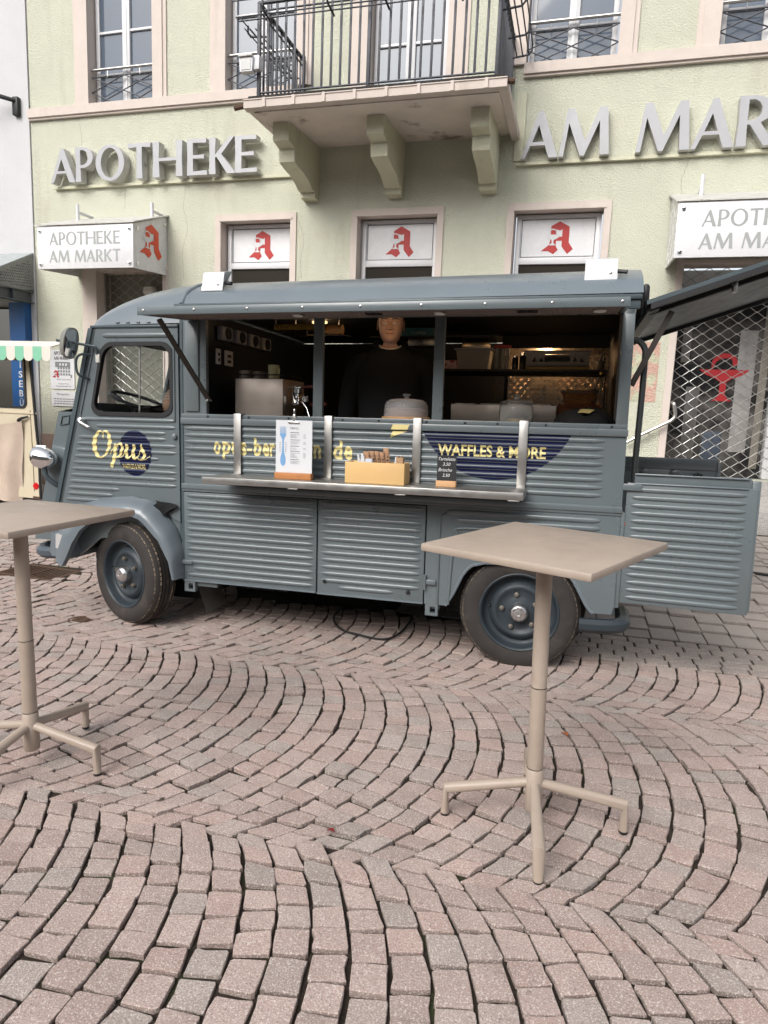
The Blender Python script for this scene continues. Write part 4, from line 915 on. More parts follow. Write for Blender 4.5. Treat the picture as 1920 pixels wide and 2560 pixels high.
# --- underbody
m = MB(); m.box(S0, 2.03, .04, WID-.04, .33, .36); m.box(2.03, SE-.05, .28, WID-.28, .33, .36); m.box(-.6, S0, .35, WID-.35, .33, .60); m.box(.4, 2.2, .55, .7, .18, .33); m.box(-.3, .35, .5, 1.4, .15, .35); m.box(2.2, 2.75, .30, WID-.3, .26, .34); m.box(1.95, 2.9, .28, .3, .33, .75); m.box(.5, 2.9, 1.35, 1.8, .12, .33); m.box(.2, 2.0, .9, 1.3, .2, .33); vb(m, 'underbody', DARK)
vb(MB().grid(lambda u, v: (.30+.10*v+.02*math.sin(2*u), .18+.24*u, .33-.27*v+.02*u*v), 5, 8), 'mud_flap', mat('dusty_rubber', (.10, .09, .08), .9, var=.3, vs=9))
def vpart(n):
    o = bpy.data.objects.new(n, None); COL.objects.link(o); o.parent = VAN_; o.empty_display_size = .1; return o
# --- wheels
def wheel(s, y, z, steer, inward=1):
    w = vpart('wheel')
    w.matrix_basis = Matrix.Translation((s, y, z)) @ Matrix.Rotation(steer, 4, 'Z') @ (Matrix.Rotation(math.pi, 4, 'Z') if inward < 0 else Matrix())
    T = .338; wd = .185
    pf = [(.222, .02), (.228, .006), (.26, -.004), (.295, .0), (.318, .010), (.331, .024), (T, .040)]
    gr = []
    for k in range(4): c = .062+k*.028; gr += [(T, c-.008), (T-.009, c-.006), (T-.009, c-.001), (T, c+.001)]
    pf += gr+[(T, wd-.04), (.331, wd-.024), (.30, wd), (.228, wd), (.222, wd-.02)]
    ty = MB().lathe(pf, 72, ax='y').build('tyre', TYRE, w, 40)
    m = MB()
    for k in range(64):
        a = 2*math.pi*k/64; b = a+2*math.pi/64*.74
        for (y0, y1, r0, r1) in ((.012, .05, .322, T+.004), (wd-.05, wd-.012, T+.004, .322)):
            vs = []
            for aa, (yy, r) in ((a, (y0, r0)), (b, (y0, r0)), (b, (y1, r1)), (a, (y1, r1))): vs.append((r*math.cos(aa), yy, r*math.sin(aa)))
            for aa, (yy, r) in ((a, (y0, r0)), (b, (y0, r0)), (b, (y1, r1)), (a, (y1, r1))): vs.append(((r-.02)*math.cos(aa), yy, (r-.02)*math.sin(aa)))
            m.add(vs, [(0, 1, 2, 3), (0, 4, 5, 1), (1, 5, 6, 2), (2, 6, 7, 3), (3, 7, 4, 0)])
    m.build('tread_blocks', TYRED, ty, 0)
    rim = MB().lathe([(.228, .004), (.222, .000), (.214, .004), (.210, .014), (.205, .045), (.196, .060), (.178, .063), (.170, .050), (.150, .030), (.140, .026), (.128, .030), (.120, .040), (.085, .042), (.075, .036), (.001, .036)], 64, ax='y').build('rim', RIM, w, 50)
    MB().lathe([(.052, .04), (.054, .0), (.050, -.012), (.040, -.024), (.034, -.027), (.031, -.026), (.020, -.029), (.012, -.030), (.011, -.027), (.001, -.027)], 36, ax='y').build('hub_cap', HUBM, rim, 50)
    for k in range(5):
        a = 2*math.pi*k/5+.5; MB().lathe([(.001, .012), (.007, .012), (.0075, .018), (.014, .020), (.014, .04)], 6, (.100*math.cos(a), 0, .100*math.sin(a)), 'y').build('wheel_nut', mat('wheel_nut_steel', (.22, .20, .17), .5, .7) if k == 0 and 'wheel_nut_steel' not in bpy.data.materials else bpy.data.materials['wheel_nut_steel'], rim, 30)
    MB().lathe([(.001, -.006), (.006, -.004), (.006, .03)], 8, (-.17, .03, .02), 'y').build('valve', BLACK, rim); return w
wheel(-.098, -.030, .333, R(-20)); wheel(2.468, .022, .315, 0); wheel(-.09, WID, .333, R(-20), -1); wheel(2.468, WID-.02, .315, 0, -1)
m = MB(); m.plate(circ(2.46, .32, .38, n=30), [], .24, .26); vb(m, 'wheel_well', DARK)
# --- rear: bumper, lamp, low doors, top hatch
m = MB(); m.tube(smoothpts([(2.80, -.01, .29), (2.93, -.012, .295), (3.005, .01, .30), (3.035, .07, .305), (3.04, .3, .305)], 4), .040, 8); vb(m, 'rear_bumper', RIM)
vb(MB().bbox(2.972, 3.0, .0, .10, .40, .92, .004), 'rear_frame', VAN); vb(MB().bbox(2.95, 2.985, .03, WID-.03, .35, .95, .004), 'rear_sill_panel', VAN)
m = MB(); m.lathe([(.001, .055), (.018, .048), (.026, .03), (.028, .0)], 18, (3.0, .035, .862), 'x'); vb(m, 'rear_indicator', ORANGEL)
def rear_door(y, a0, wdt, zb, zt, near):
    t_ = vpart('rear_door'); t_.matrix_basis = Matrix.Translation((3.0, y, 0)) @ Matrix.Rotation(a0, 4, 'Z')
    m = MB(); m.bbox(.0, wdt, -.012, .012, zb, zt-.05, .004); m.bbox(.035, wdt-.03, -.006, .035, zt-.055, zt, .006); m.bbox(wdt-.03, wdt+.012, -.004, .03, zb+.012, zt-.012, .005)
    p = m.build('door_panel', VAN, t_)
    m = MB(); m.bbox(.035, wdt-.045, -.022, -.008, zt-.055, zt-.048, .003); m.bbox(.035, wdt-.045, -.020, -.010, zt-.006, zt+.002, .003); m.build('top_rail', VANL, p)
    m = MB(); k = 0; z = zt-.085
    while z > zb+.03: m.rib(.025+.005*k*0, wdt-.045, z, .028, .009, -.012, .05); z -= .0418
    m.build('door_ribs', VAN, p, 60)
    m = MB(); m.bbox(-.02, .075, -.03, -.008, zt-.09, zt-.055, .004); m.build('hinge', VAN, p); return t_
rear_door(.02, R(-4), .625, .430, 1.135, True)
d = vpart('rear_door'); d.matrix_basis = Matrix.Translation((3.05, WID-.02, 0))
m = MB(); m.bbox(.05, .745, -.02, .02, 1.07, 1.158, .005); m.bbox(.05, .745, -.008, .03, .45, 1.075, .005); m.bbox(.742, .765, -.03, .03, .45, 1.135, .004); p = m.build('door_panel', VAN, d)
m = MB(); m.bbox(.60, .615, -.05, -.02, 1.0, 1.05, .004); m.lathe([(.001, -.05), (.012, -.045), (.013, 0)], 10, (.585, 0, 1.03), 'y'); m.lathe([(.001, -.05), (.012, -.045), (.013, 0)], 10, (.63, 0, 1.03), 'y'); m.build('latch', BLACK, p)
m = MB()
for x in (.23, .45): m.lathe([(.001, -.018), (.03, -.016), (.05, -.008), (.055, 0)], 18, (x, 0, 1.03), 'y')
m.build('door_boss', VAN, p, 60)
hs = .335                                        # top hatch, hinged under the roof
m = MB(); hz = lambda s, d=0: 2.0+(s-3.02)*hs+d
m.prism([(3.03, hz(3.03)), (4.0, hz(4.0)), (4.0, hz(4.0)+.022), (3.03, hz(3.03)+.022)], .0, WID-.1, lambda u, v, w: (u, w, v)); hat = vb(m, 'rear_hatch', VAND)
m = MB()
for y in (.0, .26, WID-.16): m.prism([(3.05, hz(3.05)-.028), (4.0, hz(4.0)-.028), (4.0, hz(4.0)-.001), (3.05, hz(3.05)-.001)], y, y+.045, lambda u, v, w: (u, w, v))
m.prism([(3.04, hz(3.04)-.035), (3.10, hz(3.10)-.035), (3.10, hz(3.10)-.001), (3.04, hz(3.04)-.001)], .05, WID-.17, lambda u, v, w: (u, w, v)); vb(m, 'hatch_frame', BLACK, hat)
m = MB(); m.tube([(3.06+.04*k, .16+.012*math.sin(k*1.3), hz(3.06+.04*k)-.035) for k in range(14)], .005, 5); vb(m, 'hatch_cable', RUBBER, hat)
m = MB(); m.bbox(3.44, 3.46, .06, .10, hz(3.45)-.075, hz(3.45)-.02, .004); vb(m, 'hatch_catch', STEEL, hat)
def flatbar(p0, p1, w, t_, mt, nm, par=None):
    a, b = Vector(p0), Vector(p1); dr = (b-a).normalized(); sd_ = Vector((0, 1, 0)); n_ = dr.cross(sd_).normalized(); m = MB()
    m.add([q+n_*(w/2*i)+sd_*(t_/2*j) for q in (a, b) for i, j in ((-1, -1), (1, -1), (1, 1), (-1, 1))], [(0, 1, 2, 3), (4, 7, 6, 5), (0, 4, 5, 1), (1, 5, 6, 2), (2, 6, 7, 3), (3, 7, 4, 0)]); return vb(m, nm, mt, par)
flatbar((3.165, .10, 2.005-.02), (2.99, .10, 1.60), .030, .012, BROWNB, 'hatch_strut')
m = MB(); m.tube(smoothpts([(2.985, .16, 1.845), (3.02, .16, 1.838), (3.05, .16, 1.80), (3.055, .16, 1.74), (3.052, .16, 1.5), (3.045, .16, 1.20), (3.045, .16, .97)], 5), .0165, 10); vb(m, 'rear_grab_rail', mat('rail_dark', (.045, .05, .05), .4, .3))
# --- serving hatch flap (raised), lamps under it, struts
hy, hx0, hx1 = -.50, .385, 2.915
zf = lambda y: 1.975+(y)*.085
fl = vb(MB().prism([(.0, 1.987), (hy, zf(hy)+.012), (hy, zf(hy)+.002), (.0, 1.975)], hx0+.004, hx1-.004, lambda u, v, w: (w, u, v)), 'hatch_flap', VAN)
m = MB(); m.bbox(hx0, hx1, hy-.014, hy, zf(hy)-.022, zf(hy)+.022, .004)
for x in (hx0, hx1-.02): m.prism([(-.02, 1.955), (hy, zf(hy)-.02), (hy, zf(hy)+.018), (-.02, 1.992)], x, x+.02, lambda u, v, w: (w, u, v))
fr = vb(m, 'flap_frame', VAN, fl)
m = MB()
for k in range(9): m.lathe([(.001, -.004), (.006, -.003), (.007, .0)], 8, (hx0+.04+k*.307, hy-.014, zf(hy)+.002), 'y')
vb(m, 'flap_rivets', STEEL, fr)
m = MB(); dx, dy = .040, .020; r = 0; y = hy+.01   # expanded metal lining
while y < -.02:
    x = hx0+.025+(dx/2 if r % 2 else 0); pts = []
    m.tube([(hx0+.022+dx/2*k, y+(dy if (k+r) % 2 else 0)*.5, zf(y)-.008-(.005 if (k+r) % 2 else 0)) for k in range(int((hx1-hx0-.044)/(dx/2))+1)], .0038, 4); y += dy; r += 1
vb(m, 'expanded_metal_lining', MESHU, fl, 0, kind='stuff')
vb(MB().add([(hx0+.02, hy+.002, zf(hy)-.004), (hx1-.02, hy+.002, zf(hy)-.004), (hx1-.02, -.02, zf(-.02)-.004), (hx0+.02, -.02, zf(-.02)-.004)], [(0, 1, 2, 3)]), 'flap_lining', mat('flap_lining_dark', (.05, .042, .038), .7), fl, 0)
for x in (1.235, 2.01, 2.79):
    l = vb(MB().lathe([(.001, -.010), (.030, -.010), (.034, -.006), (.034, .012)], 22, (x, -.30, zf(-.3)-.016)), 'flap_lamp', STEEL, fl); vb(MB().lathe([(.001, -.0125), (.027, -.0115), (.028, -.009)], 20, (x, -.30, zf(-.3)-.016)), 'lamp_lens', LEDW, l)
m = MB(); m.box(1.62, 1.70, -.34, -.27, zf(-.3)-.022, zf(-.3)-.012); m.box(2.40, 2.50, -.34, -.27, zf(-.3)-.022, zf(-.3)-.012); vb(m, 'flap_bracket', BLACK, fl)
flatbar((.395, -.32, zf(-.32)-.03), (.535, -.015, 1.475), .030, .012, BROWNB, 'flap_strut')
m = MB(); m.tube([(2.905, -.06, 1.955), (2.913, .012, 1.415)], .006, 6); m.bbox(2.89, 2.915, -.08, -.04, 1.945, 1.967, .003); vb(m, 'flap_strut', BROWNB)
m = MB(); m.lathe([(.001, -.03), (.007, -.03), (.007, .02)], 8, (.535, -.01, 1.475), 'y'); vb(m, 'strut_pin', STEEL)
# --- serving counter with four hanger straps
cs0, cs1, cy, cz = .645, 2.478, -.295, 1.026
m = MB(); m.bbox(cs0, cs1, cy, -.012, cz-.004, cz+.003, .002); m.bbox(cs0, cs1, cy-.004, cy+.004, cz-.036, cz+.003, .003); m.box(cs0, cs0+.004, cy, -.012, cz-.034, cz); m.box(cs1-.004, cs1, cy, -.012, cz-.034, cz); ctr = vb(m, 'serving_counter', COUNTER)
for a in (.705, 1.292, 1.827, 2.420):
    m = MB(); m.bbox(a, a+.049, -.024, -.018, cz+.002, 1.398, .0025); m.box(a, a+.049, -.023, .05, 1.393, 1.398); m.box(a, a+.049, -.05, -.02, cz+.0035, cz+.006); vb(m, 'hanger_strap', COUNTER, ctr)
m = MB()
for a in (1.18, 1.80, 2.40): m.bbox(a, a+.06, cy-.002, cy+.012, cz-.043, cz-.037, .001)
m.tube([(cs0+.03, -.05, cz-.05), (cs1-.05, -.05, cz-.05)], .012, 6); vb(m, 'counter_brace', COUNTER, ctr)
# --- inside
m = MB(); m.box(S0+.03, 2.03, .05, WID-.04, .36, .38); m.box(2.03, SE-.03, .30, WID-.30, .36, .38); vb(m, 'floor', DARK)
m = MB(); m.box(S0+.10, S0+.12, .032, WID-.04, .38, 2.02); vb(m, 'bulkhead', NAVYI)
m = MB(); m.box(S0+.05, SE-.02, .032, WID-.04, 2.035, 2.045); vb(m, 'ceiling', DARK)
m = MB(); m.box(S0+.05, SE-.02, WID-.05, WID-.04, .38, 2.03); vb(m, 'back_wall', DARK)
m = MB(); m.box(SE-.03, SE-.02, .05, WID-.04, .38, 2.03); vb(m, 'end_wall', DARK)
m = MB(); m.box(.50, SE-.05, .052, .95, 1.372, 1.386); vb(m, 'worktop', mat('dark_worktop', (.02, .02, .02), .5))
m = MB(); m.box(1.74, 2.90, .92, 1.40, 1.735, 1.750); m.box(1.30, 2.15, .85, 1.2, 1.955, 1.965); vb(m, 'shelf', DARK)
dp = MB(); dp.box(2.18, 2.975, WID-.075, WID-.055, 1.40, 2.03)
for i in range(26):
    for j in range(15):
        x, z = 2.20+i*.030, 1.50+j*.034; a = R(45 if (i+j) % 2 else -45); c_, s_ = math.cos(a), math.sin(a); L_ = .017; w_ = .0035
        for o_ in (-.0055, .0055):
            ox, oz = -s_*o_*1.2, c_*o_*1.2
            q = [(x+ox-c_*L_, z+oz-s_*L_), (x+ox+s_*w_, z+oz-c_*w_), (x+ox+c_*L_, z+oz+s_*L_), (x+ox-s_*w_, z+oz+c_*w_)]
            dp.add([(u, WID-.0755, v) for u, v in q]+[(x+ox, WID-.081, z+oz)], [(0, 1, 4), (1, 2, 4), (2, 3, 4), (3, 0, 4)])
vb(dp, 'diamond_plate_lining', DIAM, None, 0, kind='stuff')
WARM = mat('added_lamp_glow', (.8, .6, .35), .4, emit=((1, .66, .33), 1.2))
vb(MB().box(2.16, 2.93, 1.43, 1.445, 1.945, 2.034), 'added_lamp_screen', DARK)  # board added to screen the lamp behind it from the camera
for lx, ly, lz, en in ((1.62, .075, 1.99, .42), (2.42, .075, 1.99, 1.3), (2.46, 1.60, 1.995, 5.), (1.02, .60, 2.0, .7)):  # lamps added for the warm inside light; no such fittings are seen
    l = vb(MB().bbox(lx-.05, lx+.05, ly-.015, ly+.015, lz+.018, lz+.034, .003), 'ceiling_lamp', WARM)
    ld = bpy.data.lights.new('ceiling_lamp', 'POINT'); ld.energy = en; ld.color = (1, .66, .36); ld.shadow_soft_size = .03
    lo = bpy.data.objects.new('added_lamp_light', ld); COL.objects.link(lo); lo.parent = VAN_; lo.location = (lx, ly, lz)
# cab interior
m = MB(); m.box(-.55, .30, .06, WID-.06, .60, .62); m.box(-.43, -.33, .06, WID-.06, 1.22, 1.39); m.box(S0-.02, S0, .05, WID-.05, .6, 1.30); vb(m, 'cab_interior', DARK)
m = MB(); sw = Vector((-.30, .48, 1.47)); a1 = Vector((0, 1, 0)); a2 = Vector((.72, 0, -.25)).normalized()
m.tube([sw+(a1*math.cos(k*math.pi/16)+a2*math.sin(k*math.pi/16))*.21 for k in range(32)], .012, 8, closed=True)
for k in (.3, 2.4, 4.5): m.tube([sw+Vector((-.04, 0, -.06)), sw+(a1*math.cos(k)+a2*math.sin(k))*.21], .009, 6)
m.tube([sw+Vector((-.04, 0, -.06)), sw+Vector((-.22, 0, -.45))], .02, 8); vb(m, 'steering_wheel', BLACK)
# --- painted lettering and emblems that follow the ribs
DR = [(z, .027, .0085) for z, a, b in [(1.302-.0, 0, 0)]]+[(z, .027, .0085) for z in (1.342, 1.300, 1.262, 1.224, 1.182, 1.140, 1.098, 1.056, 1.014, .972)]
rows = lambda z0, z1, n=.0042: [z0+n*k for k in range(int((z1-z0)/n)+1)]
def decal(bm, prof_, nm, mt, lift, z0, z1):
    cut_rows(bm, rows(z0, z1)); m = MB(); m.addbm(bm, lambda c: (c.x, -ribh(c.y, prof_)-lift, c.y)); return vb(m, nm, mt, side, 0)
decal(flat(circ(-.006, 1.131, .124, .147, 48)), DR[1:], 'round_emblem', NAVY, .0012, .98, 1.285)
def poly_bm(strokes):
    bm = bmesh.new()
    for pts, ws in strokes:
        vs, fs = stroke(pts, ws, 7); b = [bm.verts.new(p) for p in vs]
        for f in fs: bm.faces.new([b[i] for i in f])
    return bm
T_, F_ = .034, .008
ST = [([(.92,1.02),(.84,1.13),(.70,1.10),(.52,.82),(.50,.45),(.62,.17),(.85,.10),(1.10,.35),(1.22,.72),(1.14,1.08),(.97,1.14),(.90,.98),(.96,.86)], [.02,.05,.10,.20,.22,.14,.06,.12,.20,.14,.05,.045,.03]),
      ([(1.20,.22),(1.34,.42),(1.45,.60)], [.03,.04,.05]), ([(1.50,.66),(1.44,.25),(1.33,-.15),(1.24,-.28)], [.13,.15,.16,.13]),
      ([(1.46,.40),(1.60,.62),(1.75,.66),(1.78,.45),(1.66,.20),(1.50,.12),(1.42,.18)], [.03,.05,.12,.14,.10,.05,.02]),
      ([(1.62,.14),(1.78,.16),(1.92,.38),(2.00,.62)], [.03,.035,.04,.05]), ([(2.03,.66),(1.98,.36),(2.03,.12),(2.20,.22),(2.32,.60)], [.14,.15,.11,.05,.04]), ([(2.36,.66),(2.30,.30),(2.36,.10),(2.50,.18)], [.14,.15,.12,.04]),
      ([(2.46,.14),(2.62,.36),(2.70,.66)], [.03,.035,.04]), ([(2.70,.68),(2.68,.50),(2.80,.34),(2.76,.12),(2.58,.06),(2.52,.16)], [.05,.12,.15,.13,.06,.03]), ([(2.72,.06),(2.90,.10),(3.06,.24)], [.04,.03,.015])]
sx_ = (.106+.321)/2.66; sz_ = (1.268-1.092)/1.06
bm = poly_bm([([( -.321+(x-.40)*sx_, 1.092+(y-.08)*sz_*.98) for x, y in p], [w*sx_*.92 for w in ws]) for p, ws in ST])
decal(bm, DR[1:], 'script_lettering', CREAM, .0030, 1.02, 1.30)
decal(fit(text_bm('WAFFLES & MORE', .004), -.097, .073, 1.028, 1.060), DR[1:], 'small_lettering', CREAM, .0026, 1.02, 1.07)
bm = flat([p for p in circ(2.290, 1.516, .449, n=60, a0=204.5, a1=335.5)]); decal(bm, RIBS, 'navy_half_disc', NAVY, .0012, 1.06, 1.34)
decal(fit(text_bm('WAFFLES & MORE', .022), 1.972, 2.569, 1.193, 1.258), RIBS, 'painted_lettering', CREAM, .0028, 1.18, 1.27)
px = lambda u: .562+(u-222)*.001133
for ch, a, b, z0, z1 in (('o',222,262,1.145,1.225),('p',275,322,1.118,1.225),('u',330,370,1.145,1.224),('s',378,418,1.145,1.226),('-',422,452,1.175,1.188),('b',462,505,1.146,1.255),('e',514,551,1.145,1.225),('r',556,584,1.146,1.225),
                         ('i',788,797,1.146,1.255),('n',805,845,1.146,1.226),('.',886,900,1.146,1.160),('d',915,963,1.145,1.256),('e',975,1018,1.145,1.226)):
    decal(fit(text_bm(ch, .03), px(a), px(b), z0, z1), RIBS, 'painted_lettering', CREAM, .0028, 1.11, 1.27)
m = MB(); m.add([(1.696, -.0175, 1.331), (1.792, -.0175, 1.331), (1.806, -.0175, 1.360), (1.708, -.0175, 1.360)], [(0, 1, 2, 3)])
vb(m, 'yellow_sticker', CREAM, side, 0); decal(flat([(1.690, 1.283), (1.790, 1.322), (1.704, 1.322)]), RIBS, 'yellow_sticker', CREAM, .002, 1.28, 1.33)
# ================================================================== PERSON
P = vthing('person', 'man with short hair in a black hoodie looking out of the serving hatch', 'person', 1.570, .39, 1.978, R(12))
HR = [(.133,.004,.004,.006),(.127,.030,.032,.042),(.112,.056,.060,.074),(.09,.071,.078,.092),(.06,.0775,.089,.100),(.04,.078,.094,.102),(.025,.0775,.097,.102),(.012,.076,.093,.101),(0,.0755,.089,.100),(-.012,.075,.089,.098),(-.025,.0735,.091,.095),(-.04,.071,.092,.090),(-.052,.069,.094,.086),(-.064,.0655,.096,.082),(-.076,.061,.095,.078),(-.09,.055,.096,.074),(-.104,.046,.097,.070),(-.115,.038,.090,.068),(-.122,.044,.066,.068),(-.14,.056,.050,.070),(-.17,.060,.047,.074),(-.195,.064,.05,.076),(-.22,.095,.055,.085),(-.25,.155,.075,.10),(-.30,.185,.09,.11),(-.45,.175,.105,.11),(-.62,.155,.10,.105),(-.78,.165,.105,.12),(-.92,.168,.10,.12),(-1.0,.15,.09,.11)]
NU = 64
def hd(i, k):
    z, w, f, b = HR[i]; a = 2*math.pi*k/NU; c, s = math.cos(a), math.sin(a)
    x = w*math.copysign(abs(c)**.88, c); y = -(f if s > 0 else b)*math.copysign(abs(s)**.85, s)*1
    if s > 0 and -.13 < z < .06:
        g = lambda x0, z0, sx, sz: math.exp(-((x-x0)/sx)**2-((z-z0)/sz)**2)
        fr_ = s
        nz = .009+.025*max(0, min(1, (.018-z)/.056)) if -.048 < z < .02 else (.010 if -.056 < z <= -.048 else 0)
        y -= fr_*nz*math.exp(-(x/(.009+.008*max(0, -z/.04)))**2)
        y += fr_*.014*(g(.031, -.001, .017, .012)+g(-.031, -.001, .016, .011))
        y -= fr_*.005*(g(.03, .022, .022, .008)+g(-.03, .022, .022, .008)+g(.05, -.03, .016, .014)+g(-.05, -.03, .016, .014))
        y -= fr_*(.005*g(0, -.063, .024, .006)+.004*g(0, -.074, .020, .006)-.004*g(0, -.0685, .028, .0025)+.005*g(0, -.103, .018, .012))
        y += fr_*.003*(g(.034, -.055, .006, .016)+g(-.034, -.055, .006, .016))
    return (x, y, z)
HI = []                                          # refine rows
for i in range(len(HR)-1):
    n = 4 if HR[i][0] <= .045 and HR[i][0] > -.12 else 1
    for k in range(n): t = k/n; HI.append(tuple(HR[i][j]+(HR[i+1][j]-HR[i][j])*t for j in range(4)))
HI.append(HR[-1]); HR = HI
m = MB(); m.add([hd(i, k) for i in range(len(HR)) for k in range(NU)], [(i*NU+k, i*NU+(k+1) % NU, (i+1)*NU+(k+1) % NU, (i+1)*NU+k) for i in range(len(HR)-1) for k in range(NU)])
for s in (-1, 1):
    m.grid(lambda u, v: (s*(.073+.016*math.sin(math.pi*v)*(.6+.4*math.cos(2*math.pi*u))), .012+.020*math.cos(2*math.pi*u)*math.sin(math.pi*v), -.012+.033*math.sin(2*math.pi*u)*math.sin(math.pi*v)+.004), 16, 7, True)
    # hands with five fingers, hanging below the counter edge
    hx, hy_, hz_ = s*.27, -.16, -.92
    m.tube(smoothpts([(s*.26, -.10, -.78), (s*.265, -.14, -.86), (hx, hy_, -.92), (hx, hy_-.02, -.965)], 3), [.026, .025, .025, .024, .025, .027, .030, .032, .034, .030], 10)
    for q in range(4):
        o_ = (q-1.5)*.017; L_ = (.062, .076, .08, .07)[q if s < 0 else 3-q]
        m.tube([(hx+s*.0, hy_-.015+o_, -.955), (hx-s*.006, hy_-.02+o_, -.985-L_*.3), (hx-s*.02, hy_-.02+o_, -.985-L_*.75), (hx-s*.036, hy_-.016+o_, -.985-L_)], [.0085, .0085, .0078, .006], 8)
    m.tube([(hx, hy_-.035, -.93), (hx-s*.01, hy_-.062, -.955), (hx-s*.018, hy_-.072, -.99)], [.011, .010, .007], 8)
body = m.build('body', SKIN, P, 60)
m = MB()
m.grid(lambda u, v: (lambda p: (p[0]*1.035, p[1]*1.03+.003, .045+(p[2]+.0)*1.02))(hd(min(len(HR)-1, 0+int(v*5)), int(u*NU) % NU)) if False else ((.079*math.cos(2*math.pi*u)*math.cos(math.pi/2*v*.98)), .004-.100*math.sin(2*math.pi*u)*math.cos(math.pi/2*v*.98), .058+.083*math.sin(math.pi/2*v)), 32, 10, True); m.build('hair', HAIR, P, 60)
for s in (-1, 1):
    e = MB().lathe([(.0125*math.sin(math.pi*k/10), -.0125*math.cos(math.pi*k/10)) for k in range(11)], 16, (s*.031, -.0765, -.001), 'y').build('eye', EYEW, P, 60)
    MB().lathe([(.001, -.0134), (.0045, -.0130), (.006, -.0112)], 12, (s*.031, -.0765, -.001), 'y').build('iris', IRIS, e)
    MB().grid(lambda u, v: (s*.031+.0165*math.cos(math.pi*u), -.0770-.0138*math.sin(math.pi*(.15+.7*v))*math.sin(math.pi*(.1+.8*u)), -.0030+.0118*v-.0025*abs(math.cos(math.pi*u))), 10, 4).build('eyelid', SKIN, e, 60)
    MB().tube(smoothpts([(s*.012, -.0975, .0165), (s*.028, -.0995, .0205), (s*.046, -.092, .0205), (s*.054, -.082, .016)], 4), [.002, .003, .0035, .0038, .004, .004, .0038, .0035, .003, .003, .0025, .002, .0012], 6).build('eyebrow', HAIR, P)
MB().tube(smoothpts([(-.027, -.088, -.0655), (-.012, -.0985, -.0690), (0, -.1005, -.0700), (.012, -.0985, -.0690), (.027, -.088, -.0655)], 4), [.001]+[.003]*15+[.001], 6).build('lips', LIP, P)
m = MB(); CR = [(-.118, .088, .078, .11), (-.150, .102, .084, .12), (-.185, .145, .090, .122), (-.225, .19, .105, .125), (-.29, .212, .120, .13), (-.45, .20, .135, .135), (-.62, .185, .13, .13), (-.80, .19, .135, .14), (-.90, .18, .12, .13)]
m.grid(lambda u, v: (lambda r: (r[1]*math.cos(2*math.pi*u), -(r[2] if math.sin(2*math.pi*u) > 0 else r[3])*math.sin(2*math.pi*u)-.004, r[0]-(.045 if r[0] > -.17 and math.sin(2*math.pi*u) > 0 else 0)*math.sin(2*math.pi*u)))(CR[round(v*8)]), 40, 9, True)
for s in (-1, 1): m.tube(smoothpts([(s*.12, .0, -.235), (s*.205, .0, -.275), (s*.255, -.005, -.48), (s*.265, -.02, -.60), (s*.262, -.08, -.74), (s*.262, -.125, -.84)], 4), [.058, .066, .068, .068, .066, .064, .062, .060, .058, .056, .055, .054, .052, .05, .048, .046, .044, .042, .040, .038, .036], 14)
m.tube([(.092*math.cos(a)*(1.0), .045-.085*math.sin(a)*-1*.9, -.135+.03*math.sin(a)) for a in [math.pi*k/12-.2 for k in range(15)]], [.02+.022*math.sin(math.pi*k/14) for k in range(15)], 10)
m.build('hoodie', HOOD, P, 60)
MB().tube([(.066*math.cos(a), .010-.068*math.sin(a)*(1 if math.sin(a) > 0 else 1.1), -.132-.030*max(0, math.sin(a))) for a in [2*math.pi*k/28 for k in range(28)]], .007, 8, closed=True).build('shirt_collar', SHIRT, P)
m = MB()
for s in (-1, 1): m.tube([(s*.085, .01, -.86), (s*.092, .0, -1.1), (s*.095, .01, -1.32), (s*.095, .02, -1.56)], [.105, .09, .07, .055], 16)
for s in (-1, 1): m.bbox(s*.095-.045, s*.095+.045, -.16, .08, -1.594, -1.53, .03)
m.build('trousers', DARK, P, 60)
# ================================================================== THINGS ON THE COUNTER
zc_ = 1.0295
t = vthing('menu_board', 'white menu sheet with blue fork in a wooden stand on the counter', 'menu', 1.158, -.155, zc_)
MB().bbox(-.113, .113, -.022, .022, 0, .036, .003).build('stand', WOODO, t)
b = MB().box(-.112, .112, -.003, .001, .034, .338).build('sheet', PAPER, t)
FK = [(-.006,0),(.006,0),(.016,.012),(.020,.03),(.018,.055),(.008,.085),(.005,.13),(.006,.165),(.014,.178),(.022,.19),(.023,.245),(.0195,.245),(.0175,.203),(.013,.203),(.012,.245),(.0075,.245),(.007,.203),(.0025,.203),(.0018,.245),(-.0018,.245),(-.0025,.203),(-.007,.203),(-.0075,.245),(-.012,.245),(-.013,.203),(-.0175,.203),(-.0195,.245),(-.023,.245),(-.022,.19),(-.014,.178),(-.006,.165),(-.005,.13),(-.008,.085),(-.018,.055),(-.020,.03),(-.016,.012)]
MB().addbm(flat(FK), lambda c: (-.067+c.x*.83, -.0042, .075+c.y*.92)).build('fork_print', FORKB, b, 0)
m = MB(); m.addbm(fit(text_bm('MENÜ'), -.022, .028, .286, .302), lambda c: (c.x, -.0042, c.y)); m.build('title', GREYP, b, 0)
m = MB(); z = .266
